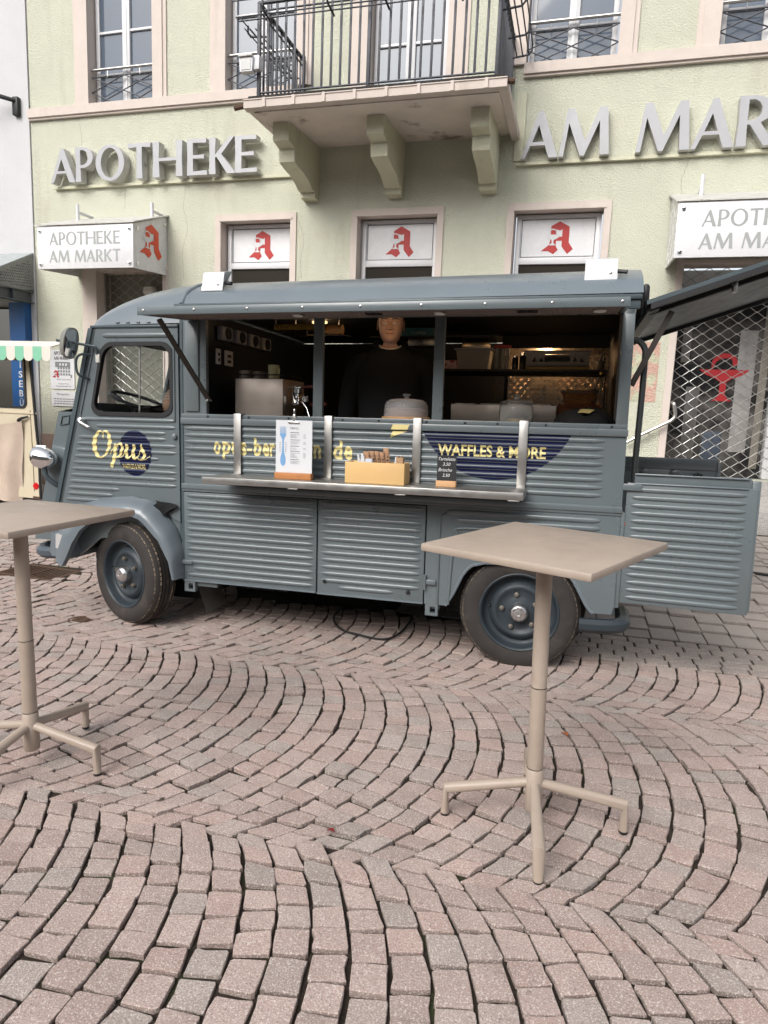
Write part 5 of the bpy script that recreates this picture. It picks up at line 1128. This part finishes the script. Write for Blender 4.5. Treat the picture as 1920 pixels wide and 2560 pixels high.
for blk, n in ((0, 4), (1, 3), (2, 2), (3, 5), (4, 3)):
    m.add([(-.022, -.0042, z), (.032+.006*(blk % 2), -.0042, z), (.032+.006*(blk % 2), -.0042, z+.0035), (-.022, -.0042, z+.0035)], [(0, 1, 2, 3)]); z -= .010
    for k in range(n):
        w_ = rng.uniform(.03, .062); m.add([(-.022, -.0042, z), (-.022+w_, -.0042, z), (-.022+w_, -.0042, z+.0014), (-.022, -.0042, z+.0014)], [(0, 1, 2, 3)])
        if blk < 4: m.add([(.058, -.0042, z), (.074, -.0042, z), (.074, -.0042, z+.0014), (.058, -.0042, z+.0014)], [(0, 1, 2, 3)])
        z -= .0062
    z -= .007
m.build('printed_lines', GREYP, b, 0)
m = MB()
for s in (-1, 1):
    for k in range(6): zz = .155+k*.010; m.add([(-.067+s*.018, -.0042, zz), (-.067+s*.018+.006, -.0042, zz+.005), (-.067+s*.018, -.0042, zz+.004), (-.067+s*.018-.006, -.0042, zz+.006)], [(0, 1, 2), (0, 2, 3)])
m.build('leaf_print', GREYP, b, 0)
m = MB(); m.bbox(-.035, .035, -.009, .006, .318, .332, .003); m.lathe([(.001, -.008), (.013, -.007), (.015, 0), (.013, .006), (.001, .007)], 16, (0, 0, .352), 'y'); m.bbox(-.007, .007, -.004, .002, .33, .372, .002); m.bbox(-.005, .005, -.003, .002, .37, .402, .003); m.build('bulldog_clip', HUBM, t)
t = vthing('bamboo_box', 'bamboo organiser box with sugar and napkins on the counter', 'box', 1.655, -.13, zc_)
w2, dp_, hh = .171, .068, .118
MB().bbox(-w2, w2, -dp_, -dp_+.008, 0, hh, .0015).build('front_board', BAMBOO, t); MB().bbox(-w2, w2, dp_-.008, dp_, 0, hh, .0015).build('back_board', BAMBOO, t)
for x in (-w2+.0005, w2-.0085): MB().bbox(x, x+.008, -dp_+.0085, dp_-.0085, .0005, hh-.0005, .0015).build('end_board', BAMBOO, t)
for x in (-.075, .085): MB().box(x, x+.006, -dp_+.0085, dp_-.0085, .006, hh-.012).build('divider', BAMBOO, t)
MB().box(-w2+.009, w2-.009, -dp_+.009, dp_-.009, .0005, .006).build('bottom_board', BAMBOO, t)
for k in range(9):
    o = vthing('sugar_stick', 'white paper sugar stick leaning furthest out of the bamboo box' if k == 0 else 'white paper sugar sticks standing at the left of the bamboo box', 'sugar stick', 1.655-.115+k*.006+rng.uniform(-.002, .002), -.145+rng.uniform(-.02, .03), zc_+.007, group='sugar sticks in the bamboo box')
    tl = rng.uniform(-.12, .10)*(1.6 if k == 0 else .6); h_ = rng.uniform(.125, .155)
    MB().prism([(-.0055, 0), (.0055, 0), (.0055+tl*h_, h_), (-.0055+tl*h_, h_+.002)], -.0015, .0015, XZ).build('paper_tube', PAPER, o)
o = vthing('napkin_pack', 'pale blue grey pack standing among the sugar sticks', 'packet', 1.655-.045, -.14, zc_+.007); MB().bbox(-.02, .02, -.02, .02, 0, .128, .002).build('packet', mat('pale_blue_paper', (.50, .54, .62), .7), o)
for k in range(5):
    x = -.025+k*.021; o = vthing('napkin_sleeve', 'tallest brown paper sleeve at the back of the bamboo box' if k == 4 else 'brown paper cutlery sleeves leaning in the middle of the bamboo box', 'paper sleeve', 1.655+x, -.145+.008*k, zc_+.007, group='brown paper sleeves in the bamboo box')
    h_ = .172+(.018 if k == 4 else rng.uniform(-.006, .004)); le = -.028+.004*k
    q = MB().grid(lambda u, v: (-.016+.032*u+le*v*(1+.5*v)*1.2*.8, .004*math.sin(math.pi*u)*(-1)+.003*math.sin(4*v), h_*v), 5, 7); q.build('sleeve', PAPERB, o, 40)
    o.children[0].modifiers.new('s', 'SOLIDIFY').thickness = .003
    m = MB()
    for r_ in range(3): m.box(-.006+le*(.5+.14*r_), .005+le*(.5+.14*r_), -.0062, -.0056, h_*(.62+.1*r_), h_*(.62+.1*r_)+.008)
    m.build('print', BLACK, o.children[0])
for k in range(6):
    o = vthing('wooden_stirrer_pack', 'white card strip beside the kraft strips in the bamboo box' if k == 0 else 'kraft card strips standing in the right end of the bamboo box', 'card strip', 1.655+.108+k*.0075, -.14, zc_+.007, group='card strips in the bamboo box')
    MB().bbox(-.0032, .0032, -.012, .03, 0, .142+.004*math.sin(k*2), .001).build('strip', PAPER if k == 0 else mat('kraft_card_%s' % 'abcdef'[k], (.42+.02*(k % 3), .27+.015*(k % 2), .16), .8), o)
t = vthing('chalkboard_sign', 'small chalkboard with tart and brioche prices in a wooden foot', 'chalkboard', 2.052, -.150, zc_)
MB().bbox(-.055, .055, -.02, .02, 0, .033, .003).build('foot', WOODL, t); b = MB().box(-.053, .053, -.003, .003, .030, .170).build('board', SLATE, t)
m = MB()
for s_, x0, x1, z0, z1 in (('Tarteletts', -.047, .047, .143, .160), ('3,50', -.022, .020, .112, .132), ('Brioche', -.045, .030, .083, .101), ('2,50', -.022, .018, .052, .071)): m.addbm(fit(text_bm(s_, -.004, .25), x0, x1, z0, z1), lambda c: (c.x, -.0036, c.y))
m.build('chalk_writing', CHALK, b, 0)
# cake dome on the sill
t = vthing('cake_dome', 'pleated glass cake dome with a cake on a round wooden board', 'cake dome', 1.742, .155, 1.3865)
MB().lathe([(.001, 0), (.140, 0), (.145, .004), (.145, .014), (.140, .018), (.001, .018)], 48).build('board', WOODL, t)
PD = [(.132, .019), (.131, .05), (.127, .085), (.118, .105), (.098, .119), (.06, .125), (.02, .127), (.013, .130)]
m = MB(); nD = 144
for inner in (0, 1):
    m.add([((r-.003*inner)*(1+(.008*math.cos(36*2*math.pi*k/nD) if i < 4 else 0))*math.cos(2*math.pi*k/nD), (r-.003*inner)*(1+(.008*math.cos(36*2*math.pi*k/nD) if i < 4 else 0))*math.sin(2*math.pi*k/nD), h-.003*inner*(i > 2)) for i, (r, h) in enumerate(PD) for k in range(nD)],
          [(i*nD+k, i*nD+(k+1) % nD, (i+1)*nD+(k+1) % nD, (i+1)*nD+k) for i in range(len(PD)-1) for k in range(nD)])
m.build('glass_cover', DOMEG, t, 60)
MB().lathe([(.001, .126), (.013, .128), (.011, .135), (.022, .142), (.024, .149), (.020, .154), (.001, .155)], 24).build('knob', DOMEG, t, 60)
c = thing('cake', 'pale sponge cake under the glass cake dome', 'cake'); c.matrix_world = t.matrix_world @ Matrix.Translation((0, 0, .019)); MB().lathe([(.001, 0), (.10, 0), (.105, .02), (.10, .038), (.06, .045), (.001, .046)], 32).build('sponge', mat('sponge_cake', (.52, .36, .26), .9, var=.2, vs=30, bump=.4, bs=60), c, 60)
# ================================================================== THINGS INSIDE THE VAN
WT = 1.3865
t = vthing('coffee_machine', 'steel coffee machine with chrome group head at the left of the hatch', 'coffee machine', .765, .38, WT)
MB().bbox(-.165, .165, -.18, .18, 0, .237, .004).build('housing', mat('machine_panel', (.46, .40, .355), .42, .85, var=.05, vs=3), t)
m = MB(); m.tube([(-.15, -.165, .262), (.155, -.165, .262), (.155, .165, .262), (-.15, .165, .262)], .005, 6, closed=True)
for x in (-.15, .155): m.tube([(x, -.165, .237), (x, -.165, .262)], .004, 6)
m.build('cup_rail', RUBBER, t)
m = MB(); m.lathe([(.001, .05), (.03, .05), (.032, .075), (.026, .085), (.026, .12), (.034, .125), (.034, .15), (.001, .155)], 20, (.215, -.08, .03)); m.tube([(.165, -.08, .19), (.25, -.08, .192)], .010, 8); m.tube([(.20, -.10, .185), (.215, -.13, .15), (.235, -.14, .09)], .009, 8); m.tube([(.265, -.10, .10), (.30, -.11, .06), (.325, -.12, .0)], .005, 8); m.lathe([(.001, 0), (.02, 0), (.024, .02), (.024, .035)], 16, (.285, -.09, .10)); m.build('group_head', CHROME, t, 50)
m = MB(); m.tube([(.25, -.08, .192), (.335, -.10, .196)], [.007, .012], 8); m.tube([(.30, -.05, .085), (.42, -.08, .088)], .012, 8); m.build('wooden_handle', mat('dark_red_wood', (.12, .03, .02), .5), t)
def cup(x, y, r, h, mt, label, nm='mug', rz=0.):
    o = vthing(nm, label, nm, x, y, WT+.2375, rz)
    b_ = MB().lathe([(.001, 0), (r*.88, 0), (r*.95, .004), (r, h*.3), (r, h), (r-.003, h), (r-.004, .006), (.001, .006)], 24).build('cup', mt, o, 50)
    MB().tube(smoothpts([(r*.95, 0, h*.80), (r+.016, 0, h*.82), (r+.024, 0, h*.55), (r+.015, 0, h*.28), (r*.95, 0, h*.22)], 4), .005, 8).build('handle', mt, o)
cup(.845, .25, .036, .088, MUGG, 'pale green mug standing on top of the coffee machine', rz=R(-30))
cup(.645, .255, .040, .052, CUPG, 'taupe cup at the left end on top of the coffee machine', 'cup', R(40)); cup(.735, .26, .036, .048, CUPG, 'taupe cup beside the green mug on the coffee machine', 'cup', R(20)); cup(.80, .36, .034, .05, CUPG, 'taupe cup behind the green mug on the coffee machine', 'cup', R(120))
t = vthing('brass_tray', 'brass coloured tray hanging under the van roof above the coffee machine', 'tray', 1.02, .38, 1.925)
m = MB(); m.bbox(-.16, .17, -.17, .17, 0, .004, .001); m.box(-.16, .17, -.17, -.167, 0, .034); m.box(-.16, -.157, -.17, .17, 0, .034); m.box(.167, .17, -.17, .17, 0, .034); m.box(-.16, .17, .167, .17, 0, .034); m.build('tray', GOLD, t)
m = MB()
for x in (-.15, .16):
    for y in (-.16, .16): m.tube([(x, y, .03), (x, y, .112)], .004, 6)
m.build('hanger', STEEL, t)
t = vthing('paper_cups', 'stack of brown ribbed paper cups lying beside the window post', 'paper cups', 1.19, .30, 1.937)
for k in range(6): MB().lathe([(.022, -.02), (.029, .012), (.031, .013), (.0295, .011), (.021, -.02)], 24, (k*.0165, 0, 0), 'x').build('cup', mat('kraft_cup', (.55, .32, .12), .6) if k == 0 else bpy.data.materials['kraft_cup'], t, 40)
MB().tube([(-.14, 0, -.033), (.10, 0, -.034), (.155, -.005, -.045)], .0028, 6).build('wire_rack', STEEL, t)
MB().tube([(-.14, 0, -.033), (-.14, 0, .10)], .003, 6).build('wire_rack', STEEL, t)
for k in range(4):
    o = vthing('wall_socket', 'grey wall socket '+('nearest the serving hatch', 'second from the serving hatch', 'third from the serving hatch', 'farthest from the serving hatch')[k]+' on the dark end wall', 'socket', S0+.121, .30+k*.20, 1.915, group='sockets on the bulkhead'); MB().bbox(0, .045, -.075, .075, -.045, .045, .012).build('housing', CRATE, o); MB().lathe([(.001, .047), (.030, .047), (.032, .052), (.036, .052), (.038, .044)], 18, ax='x').build('socket_face', BLACK, o)
for k in range(2):
    o = vthing('switch_plate', ('narrow' if k == 0 else 'wide')+' white switch plate low on the dark wall behind the coffee machine', 'switch', S0+.121, .24+k*.14, 1.765); MB().bbox(0, .01, -.03-.025*k, .03+.025*k, -.05, .05, .006).build('plate', SIGNW, o)
    m = MB()
    for q in range(2): m.box(.0105, .012, -.012-.012*k, .012+.012*k, -.03+q*.035, -.012+q*.035)
    m.build('slots', BLACK, o)
# right hand side
t = vthing('bain_marie', 'steel bain marie with open pans at the right of the hatch', 'food warmer', 2.27, .70, WT)
MB().bbox(-.32, .33, -.20, .20, 0, .112, .004).build('housing', mat('warm_steel_panel', (.34, .30, .265), .38, .85, var=.08, vs=6), t)
for k in range(4):
    x = -.24+k*.16; m = MB(); m.plate(rrect(-.068, .068, -.15, .15, .02), [rrect(-.058, .058, -.14, .14, .018)], .0, .006, lambda u, v, w: (x+u, v, .1125+w)); p = m.build('pan_rim', STEEL, t); MB().plate(rrect(-.06, .06, -.142, .142, .018), [], .0, .001, lambda u, v, w: (x+u, v, .1122+w)).build('pan_inside', DARK, p)
t = vthing('glass_jar', 'large clear glass jar with lid in front of the bain marie', 'jar', 2.375, .30, WT)
PJ = [(.001, .0), (.09, .0), (.10, .01), (.10, .09), (.093, .105), (.088, .112)]
MB().lathe(PJ+[(r-.004, h) for r, h in PJ[::-1][:4]], 40).build('jar', mat('jar_glass', (.88, .9, .9), .02, trans=.9, ior=1.2), t, 50); MB().lathe([(.098, .112), (.098, .12), (.07, .130), (.02, .135), (.012, .15), (.03, .165), (.001, .168)], 36).build('lid', bpy.data.materials['jar_glass'], t, 50)
o = vthing('cookie', 'pale round cookie at the bottom of the glass jar', 'cookie', 2.375, .27, WT+.006); MB().lathe([(.001, 0), (.05, .0), (.055, .012), (.04, .022), (.001, .026)], 24).build('cookie', mat('cookie_dough', (.60, .44, .22), .9, var=.2, vs=50), o, 60)
t = vthing('black_bag', 'crumpled black bag with pale label lying at the right end of the sill', 'bag', 2.76, .24, WT)
m = MB(); m.grid(lambda u, v: (lambda a, b: ((.155+.02*math.sin(5*a))*math.cos(a)*math.cos(b)**.7, (.13+.02*math.sin(3*a+1))*math.sin(a)*math.cos(b)**.7, .072*math.sin(b)*(1+.25*math.sin(2*a+1)+.12*math.sin(5*a))))(2*math.pi*u, math.pi/2*v*.999), 36, 10, True); m.build('bag', HOOD, t, 60)
MB().grid(lambda u, v: (-.06+.085*u+.03*v, -.075+.05*v, .062+.022*v+.004*math.sin(3*u)), 6, 4).build('label', mat('olive_label', (.45, .38, .16), .6), t, 60)
t = vthing('display_case', 'glass display case with dark edges along the back counter', 'display case', 2.55, .86, WT+.112)
MB().box(-.36, .335, -.002, .002, .0, .235).build('front_glass', GLASS, t, 0)
m = MB(); m.box(-.36, .335, -.006, .006, .235, .243); m.box(.335, .343, -.006, .006, 0, .243); m.build('edge_frame', BLACK, t)
MB().bbox(.30, .325, -.008, .009, .215, .232, .003).build('hinge', GOLD, t)
t = vthing('bread_board', 'brown wooden tray under the wicker basket', 'tray', 2.73, .93, WT); MB().bbox(-.13, .14, -.06, .15, 0, .135, .004).build('tray', mat('dark_red_board', (.20, .08, .04), .6, var=.2, vs=20), t)
t = vthing('wicker_basket', 'small wicker basket lined with cloth on the right of the back counter', 'basket', 2.735, .965, WT+.1355)
for k in range(7):
    h = .010+k*.011; s_ = .82+.18*k/6
    MB().tube([(s_*(.108*math.copysign(abs(math.cos(a))**.6, math.cos(a))), s_*(.062*math.copysign(abs(math.sin(a))**.6, math.sin(a))), h+.003*math.sin(a*13+k*math.pi)) for a in [2*math.pi*q/52 for q in range(52)]], .0065, 6, closed=True).build('woven_rim' if k == 6 else 'wicker_band', WICK, t)
MB().box(-.085, .085, -.045, .045, 0, .006).build('bottom', WICK, t)
m = MB(); m.tube([(1.02*(.108*math.copysign(abs(math.cos(a))**.6, math.cos(a))), 1.03*(.062*math.copysign(abs(math.sin(a))**.6, math.sin(a))), .085+.004*math.sin(a*5)) for a in [2*math.pi*q/40 for q in range(40)]], .012, 8, closed=True); m.build('cloth_lining', mat('basket_cloth', (.36, .28, .24), .95), t)
t = vthing('plastic_crate', 'grey plastic crate on the upper shelf at the right', 'crate', 2.575, 1.16, 1.7505)
MB().bbox(-.22, .21, -.09, .12, 0, .030, .004).build('yellow_board', mat('kraft_board', (.36, .25, .09), .7), t)
m = MB(); m.plate([(-.205, .032), (.205, .032), (.215, .135), (-.215, .135)], [rrect(-.085, .085, .058, .112, .008)]+[[(x, .06), (x+.035, .06), (x+.0175, .095)] for x in (-.17, -.125, .10, .145)], -.10, -.094); m.bbox(-.225, .225, -.108, -.09, .128, .138, .003); m.bbox(-.20, .20, -.10, -.094, .030, .045, .002); m.box(-.21, -.204, -.094, .11, .032, .13); m.box(.204, .21, -.094, .11, .032, .13); m.box(-.204, .204, .104, .11, .032, .13); m.build('crate_shell', CRATE, t)
t = vthing('storage_box', 'clear plastic storage box with grey lid on the upper shelf', 'storage box', 2.01, 1.06, 1.7505)
m = MB(); m.prism([(-.10, 0), (.10, 0), (.12, .135), (-.12, .135)], -.08, .10, XZ); m.build('box', CLEARP, t); MB().bbox(-.135, .135, -.09, .11, .135, .147, .004).build('lid', CRATE, t)
for k in range(3):
    o = vthing('drinking_glass', 'clear drinking glass on the upper shelf, '+('nearest the storage box', 'middle one under the red lid', 'nearest the spice jars')[k], 'glass', 2.17+k*.036, 1.02+.03*(k % 2), 1.7505, group='glasses on the upper shelf'); MB().lathe([(.001, 0), (.013, 0), (.016, .15), (.0145, .15), (.012, .004), (.001, .004)], 18).build('glass', CLEARP, o, 50)
o = vthing('red_lid', 'red plastic lid lying across the glasses on the upper shelf', 'lid', 2.205, 1.035, 1.901); MB().bbox(-.055, .06, -.04, .04, 0, .018, .004).build('lid', mat('red_plastic', (.35, .02, .025), .5), o)
for k in range(2):
    o = vthing('spice_jar', ('tall' if k else 'short')+' dark jar with chrome lid beside the grey crate', 'jar', 2.295+k*.05, 1.04, 1.7505); h_ = .10+.02*k; MB().lathe([(.001, 0), (.02, 0), (.022, .01), (.022, h_*.8), (.016, h_*.85)], 18).build('jar', mat('dark_jar_glass', (.02, .02, .022), .1) if k == 0 else bpy.data.materials['dark_jar_glass'], o, 50); MB().lathe([(.018, h_*.85), (.018, h_), (.001, h_+.002)], 18).build('lid', CHROME, o, 30)
o = vthing('sugar_packet', 'pink and white paper packet lying on the shelf right of the man', 'packet', 1.85, .98, 1.7505); MB().bbox(-.07, .055, -.04, .04, 0, .062, .012).build('packet', mat('pink_white_paper', (.50, .36, .36), .7, col2=(.25, .03, .05), c2=(.52, .58), c2s=30), o)
t = vthing('tea_box', 'long teal tea box on the shelf behind the man', 'tea box', 1.62, .92, 1.9655); b = MB().bbox(-.11, .12, -.03, .06, 0, .060, .002).build('carton', mat('teal_carton', (.02, .10, .13), .5), t); MB().addbm(fit(text_bm('CUPPER'), -.03, .07, .013, .033), lambda c: (c.x, -.0308, c.y)).build('lettering', SIGNG, b, 0)
t = vthing('ventilation_hood', 'short steel hood under the tea box shelf', 'hood', 1.66, .97, 1.905); MB().bbox(-.10, .12, -.06, .10, .0, .049, .003).build('hood', GALV, t)
t = vthing('cutlery_rail', 'steel drawer front hanging under the roof beside the window post', 'rail', 2.03, 1.0, 1.896); MB().bbox(-.10, .09, -.03, .06, .0, .038, .003).build('front', mat('warm_steel', (.45, .36, .25), .3, 1.), t)
MB().tube([(-.09, 0, .036), (-.09, 0, .06)], .005, 6).build('hanger', BLACK, t); MB().tube([(.08, 0, .036), (.08, 0, .06)], .005, 6).build('hanger', BLACK, t)
t = vthing('hanging_cable', 'black cable hanging down the diamond plate wall', 'cable', 2.88, 1.80, 1.45); m = MB(); m.tube(smoothpts([(.02, 0, .50), (-.01, -.01, .38), (.03, -.01, .25), (-.02, -.01, .12), (.03, -.01, 0)], 6), .007, 6); m.tube(smoothpts([(.03, 0, .5), (.02, -.01, .36), (-.04, -.01, .18), (-.05, -.01, .05)], 6), .006, 6); m.bbox(-.02, .03, -.02, .0, .36, .44, .01); m.build('cable', RUBBER, t)
t = vthing('coffee_sack', 'striped jute sack lying on the cab seat seen through the side window', 'sack', -.02, .85, 1.30); 
MB().bbox(-.30, .30, -.3, .5, -.68, .0, .02).build('seat_base', DARK, t)
m = MB(); fn_ = lambda u, v, g=0: ((.27+g)*math.cos(2*math.pi*u)*math.cos(math.pi*(v-.5))**.6, (.30+g)*math.sin(2*math.pi*u)*math.cos(math.pi*(v-.5))**.6, .155+(.15+g)*math.sin(math.pi*(v-.5))+.012*math.sin(9*u*2+4*v))
m.grid(lambda u, v: fn_(u, .001+.998*v), 40, 20, True); sk = m.build('sack', SACK, t, 60)
for k in range(7): 
    z_ = .17+.045*k; m = MB(); m.grid(lambda u, v: fn_(.52+.46*u, .56+.045*k+.016*v, .003), 24, 3); m.build('stripe', SACKS, sk, 60)
# ================================================================== BISTRO TABLES
def table(label, x, y, tx, ty, yt, yf):
    t = thing('bistro_table', label, 'table', group='taupe bar tables')
    ax_ = Vector((tx-NV.x*0+NV.x/NV.z, ty+NV.y/NV.z, 1)).normalized(); e1 = Vector((0, 1, 0)).cross(ax_).normalized(); e2 = ax_.cross(e1)
    t.matrix_world = Matrix.Translation((x, y, gz(x, y)+.001)) @ Matrix((e1, e2, ax_)).transposed().to_4x4()
    H = .994; hs_ = .290
    top = MB().bbox(-hs_, hs_, -hs_, hs_, H-.026, H, .007).build('tabletop', TAUPE, t, 40); top.rotation_euler = (0, 0, yt-R(45)+math.pi/2)
    MB().lathe([(.001, H-.058), (.030, H-.058), (.050, H-.030), (.055, H-.0265), (.001, H-.0265)], 24).build('top_flange', TAUPE, t)
    MB().lathe([(.026, H-.05), (.026, .505), (.0265, .503)], 28).build('post', TAUPE, t, 50); MB().lathe([(.027, .500), (.027, .215), (.0265, .212)], 28).build('post_sleeve', TAUPE, t, 50)
    MB().lathe([(.001, .055), (.027, .055), (.030, .060), (.030, .206), (.027, .209)], 28).build('foot_hub', TAUPE, t, 50)
    for k in range(4):
        a = yf+k*math.pi/2; c_, s_ = math.cos(a), math.sin(a); m = MB(); r = .016
        m.tube([(.02*c_, .02*s_, .155), (.302*c_, .302*s_, .104), (.303*c_, .303*s_, .010)], [.0165, .0205, .0155], 14); lg = m.build('leg', TAUPE, t, 50)
        MB().lathe([(.001, .0), (.014, .0), (.0155, .004), (.0155, .011)], 14, (.303*c_, .303*s_, 0)).build('foot_pad', RUBBER, lg)
table('taupe metal bar table standing in front of the rear wheel of the van', -.04, 2.239, -.008, -.03, .338, .117)
table('taupe metal bar table at the left edge in front of the cab', -1.963, 2.044, .003, -.018, .686, -.004)
# ================================================================== CABLES
def cable(label, pts, r, z0=.012):
    m = MB(); m.tube(smoothpts([(x, y, gz(x, y)+z0) for x, y in pts], 6), r, 8); c = pts[0]; o = m.build('power_cable', RUBBER, None, 50, org=(c[0], c[1], gz(*c)), loc=(c[0], c[1], gz(*c)), label=label, cat='cable')
cable('black power cable looping out from under the van', [(-1.55, 4.60), (-1.53, 4.33), (-1.40, 4.09), (-1.22, 4.00), (-1.07, 3.975), (-1.01, 4.09), (-1.0, 4.36), (-1.03, 4.65)], .0065)
cable('black power cable running across the paving slabs behind the rear door', [(1.0, 6.72), (1.35, 6.60), (1.615, 6.541), (1.75, 6.50), (2.2, 6.46)], .012)
# ================================================================== CREAM VAN at the left edge
CY = D-2.0; og = (-6.9, CY, gz(-6.9, CY)); CV = thing('cream_van', 'cream vintage market van with scalloped awning, cut by the left edge', 'van', og)
cb = lambda m, n, mt, par=None, sm=35: m.build(n, mt, par or CV, smooth=sm, org=og)
out_ = [(-9.2, .16), (-6.495, .16), (-6.50, .75), (-6.53, 1.10), (-6.585, 1.90), (-6.60, 2.0), (-9.2, 2.0)]
wn = rrect(-7.55, -6.655, 1.305, 1.93, .07)
cb(MB().plate(out_, [wn], CY, CY+.04), 'side_panel', CREAMV)
m = MB(); cc = cen(wn); m.plate([(cc[0]+(x-cc[0])*1.03, cc[1]+(z-cc[1])*1.05) for x, z in wn], [[(cc[0]+(x-cc[0])*.985, cc[1]+(z-cc[1])*.98) for x, z in wn]], CY-.010, CY+.03); cb(m, 'window_seal', RUBBER)
cb(MB().plate([(-9.6, .16), (-7.42, .16), (-7.45, 1.1), (-7.5, 2.0), (-9.6, 2.0)], [[(-9.4, .95), (-7.56, .95), (-7.60, 1.93), (-9.4, 1.93)]], CY+.95, CY+.98), 'far_side', CREAMV)
cb(MB().prism([(-9.2, CY), (-6.60, CY), (-7.5, CY+.98), (-9.6, CY+.98)], 2.0, 2.04, lambda u, v, w: (u, v, w)), 'roof', CREAMV); cb(MB().prism([(-9.2, CY+.05), (-6.56, CY+.05), (-7.45, CY+.95), (-9.6, CY+.95)], .20, .24, lambda u, v, w: (u, v, w)), 'floor', DARK)
cb(MB().tube([(-6.575, CY+.0, 1.98), (-6.56, CY-.004, 1.80), (-6.515, CY-.004, 1.10), (-6.487, CY-.004, .75), (-6.482, CY-.004, .16)], .020, 6), 'rubber_trim', BLACK)
cb(MB().tube([(-6.60, CY-.002, 1.27), (-6.585, CY-.002, .75), (-6.58, CY-.002, .25)], .006, 6), 'door_seam', mat('cream_seam', (.28, .23, .15), .5)); cb(MB().box(-9.2, -6.50, CY-.012, CY, 1.225, 1.245), 'waist_strip', CREAMV)
cb(MB().box(-6.60, -6.495, CY-.008, CY+.0, .155, .185), 'sill_strip', RUST)
m = MB(); m.tube(smoothpts([(-6.76, CY-.03, 1.135), (-6.70, CY-.045, 1.165), (-6.62, CY-.02, 1.19)], 4), [.02, .022, .022, .02, .018, .016, .014, .012, .012], 8); cb(m, 'door_handle', BLACK)
m = MB(); m.lathe([(.001, -.009), (.03, -.008), (.042, -.005), (.046, 0)], 22, (-6.555, CY, .318), 'y'); cb(m, 'red_reflector', mat('red_reflector_lens', (.50, .01, .012), .2))
aw = cb(MB().prism([(CY-.28, 2.02), (CY+.0, 2.10), (CY+.0, 2.115), (CY-.28, 2.035)], -9.2, -6.0, lambda u, v, w: (w, u, v)), 'awning', AWHITE)
for k in range(15):
    x1 = -6.005-k*.128; x0 = x1-.127; m = MB()
    q = [(x0, 2.03), (x1, 2.03)]+[((x0+x1)/2+.0635*math.cos(a), 1.915-.055*math.sin(a)) for a in [math.pi*j/8 for j in range(9)]]
    m.plate(q, [], CY-.290, CY-.284); cb(m, 'scallop', AWHITE if k % 2 == 0 else MINT, aw)
cl = thing('draped_cloth', 'beige cloth draped over the lower door of the cream van', 'cloth', (-7.4, CY-.05, 1.1))
m = MB()
def drape(u, v):
    x = -8.0+(1.30-.10*v**2)*u; zt = 1.02+.115*u**3; z = zt-(zt-.10)*v
    return (x+.015*math.sin(v*6+u*9)*v, CY-.035-.03*math.sin(u*22+2*math.sin(v*2.2))*(.25+v)-.012*math.sin(u*7-v*9), z+.01*math.sin(u*10)*(1-v))
m.grid(drape, 70, 24); m.build('cloth', CLOTH, cl, 60, org=(-7.4, CY-.05, 1.1))
# ================================================================== OPPOSITE SIDE OF THE SQUARE (behind the camera, seen only in reflections)
for x0, x1, h, c, lab in ((-34, -12, 9.5, (.36, .31, .26), 'tan rendered house on the far side of the square behind the camera'), (-12, 9, 8.2, (.30, .30, .29), 'grey rendered house on the far side of the square behind the camera'), (9, 32, 10.0, (.38, .34, .27), 'ochre rendered house on the far side of the square behind the camera')):
    t = thing('town_house', lab, 'house', ((x0+x1)/2, -20, 0)); og = ((x0+x1)/2, -20, 0); n = int((x1-x0)/3); ops = []
    for k in range(n):
        for z in (1.0, 4.0, 7.0):
            if z+1.8 < h: cx_ = x0+(k+.5)*(x1-x0)/n; ops.append((cx_-.6, cx_+.6, z, z+1.8))
    m = wall_mesh(x0, x1, -.5, h, ops, .25); m.v = [(x, -20-y, z) for x, y, z in m.v]; m.box(x0, x1, -28, -20.26, -.5, h); m.build('wall', mat(lab.split()[0]+'_render', c, .9, var=.1, vs=1), t, 0, org=og)
    m = MB().prism([(-19.7, h), (-28.2, h), (-24, h+3.2)], x0, x1, lambda u, v, w: (w, u, v)); m.build('roof', mat(lab.split()[0]+'_roof_tiles', (.13, .06, .045), .85, var=.2, vs=4), t, org=og)
    for a, b, z0_, z1_ in ops: MB().box(a, b, -20.2, -20.15, z0_, z1_).build('window', PANED, t, org=og)
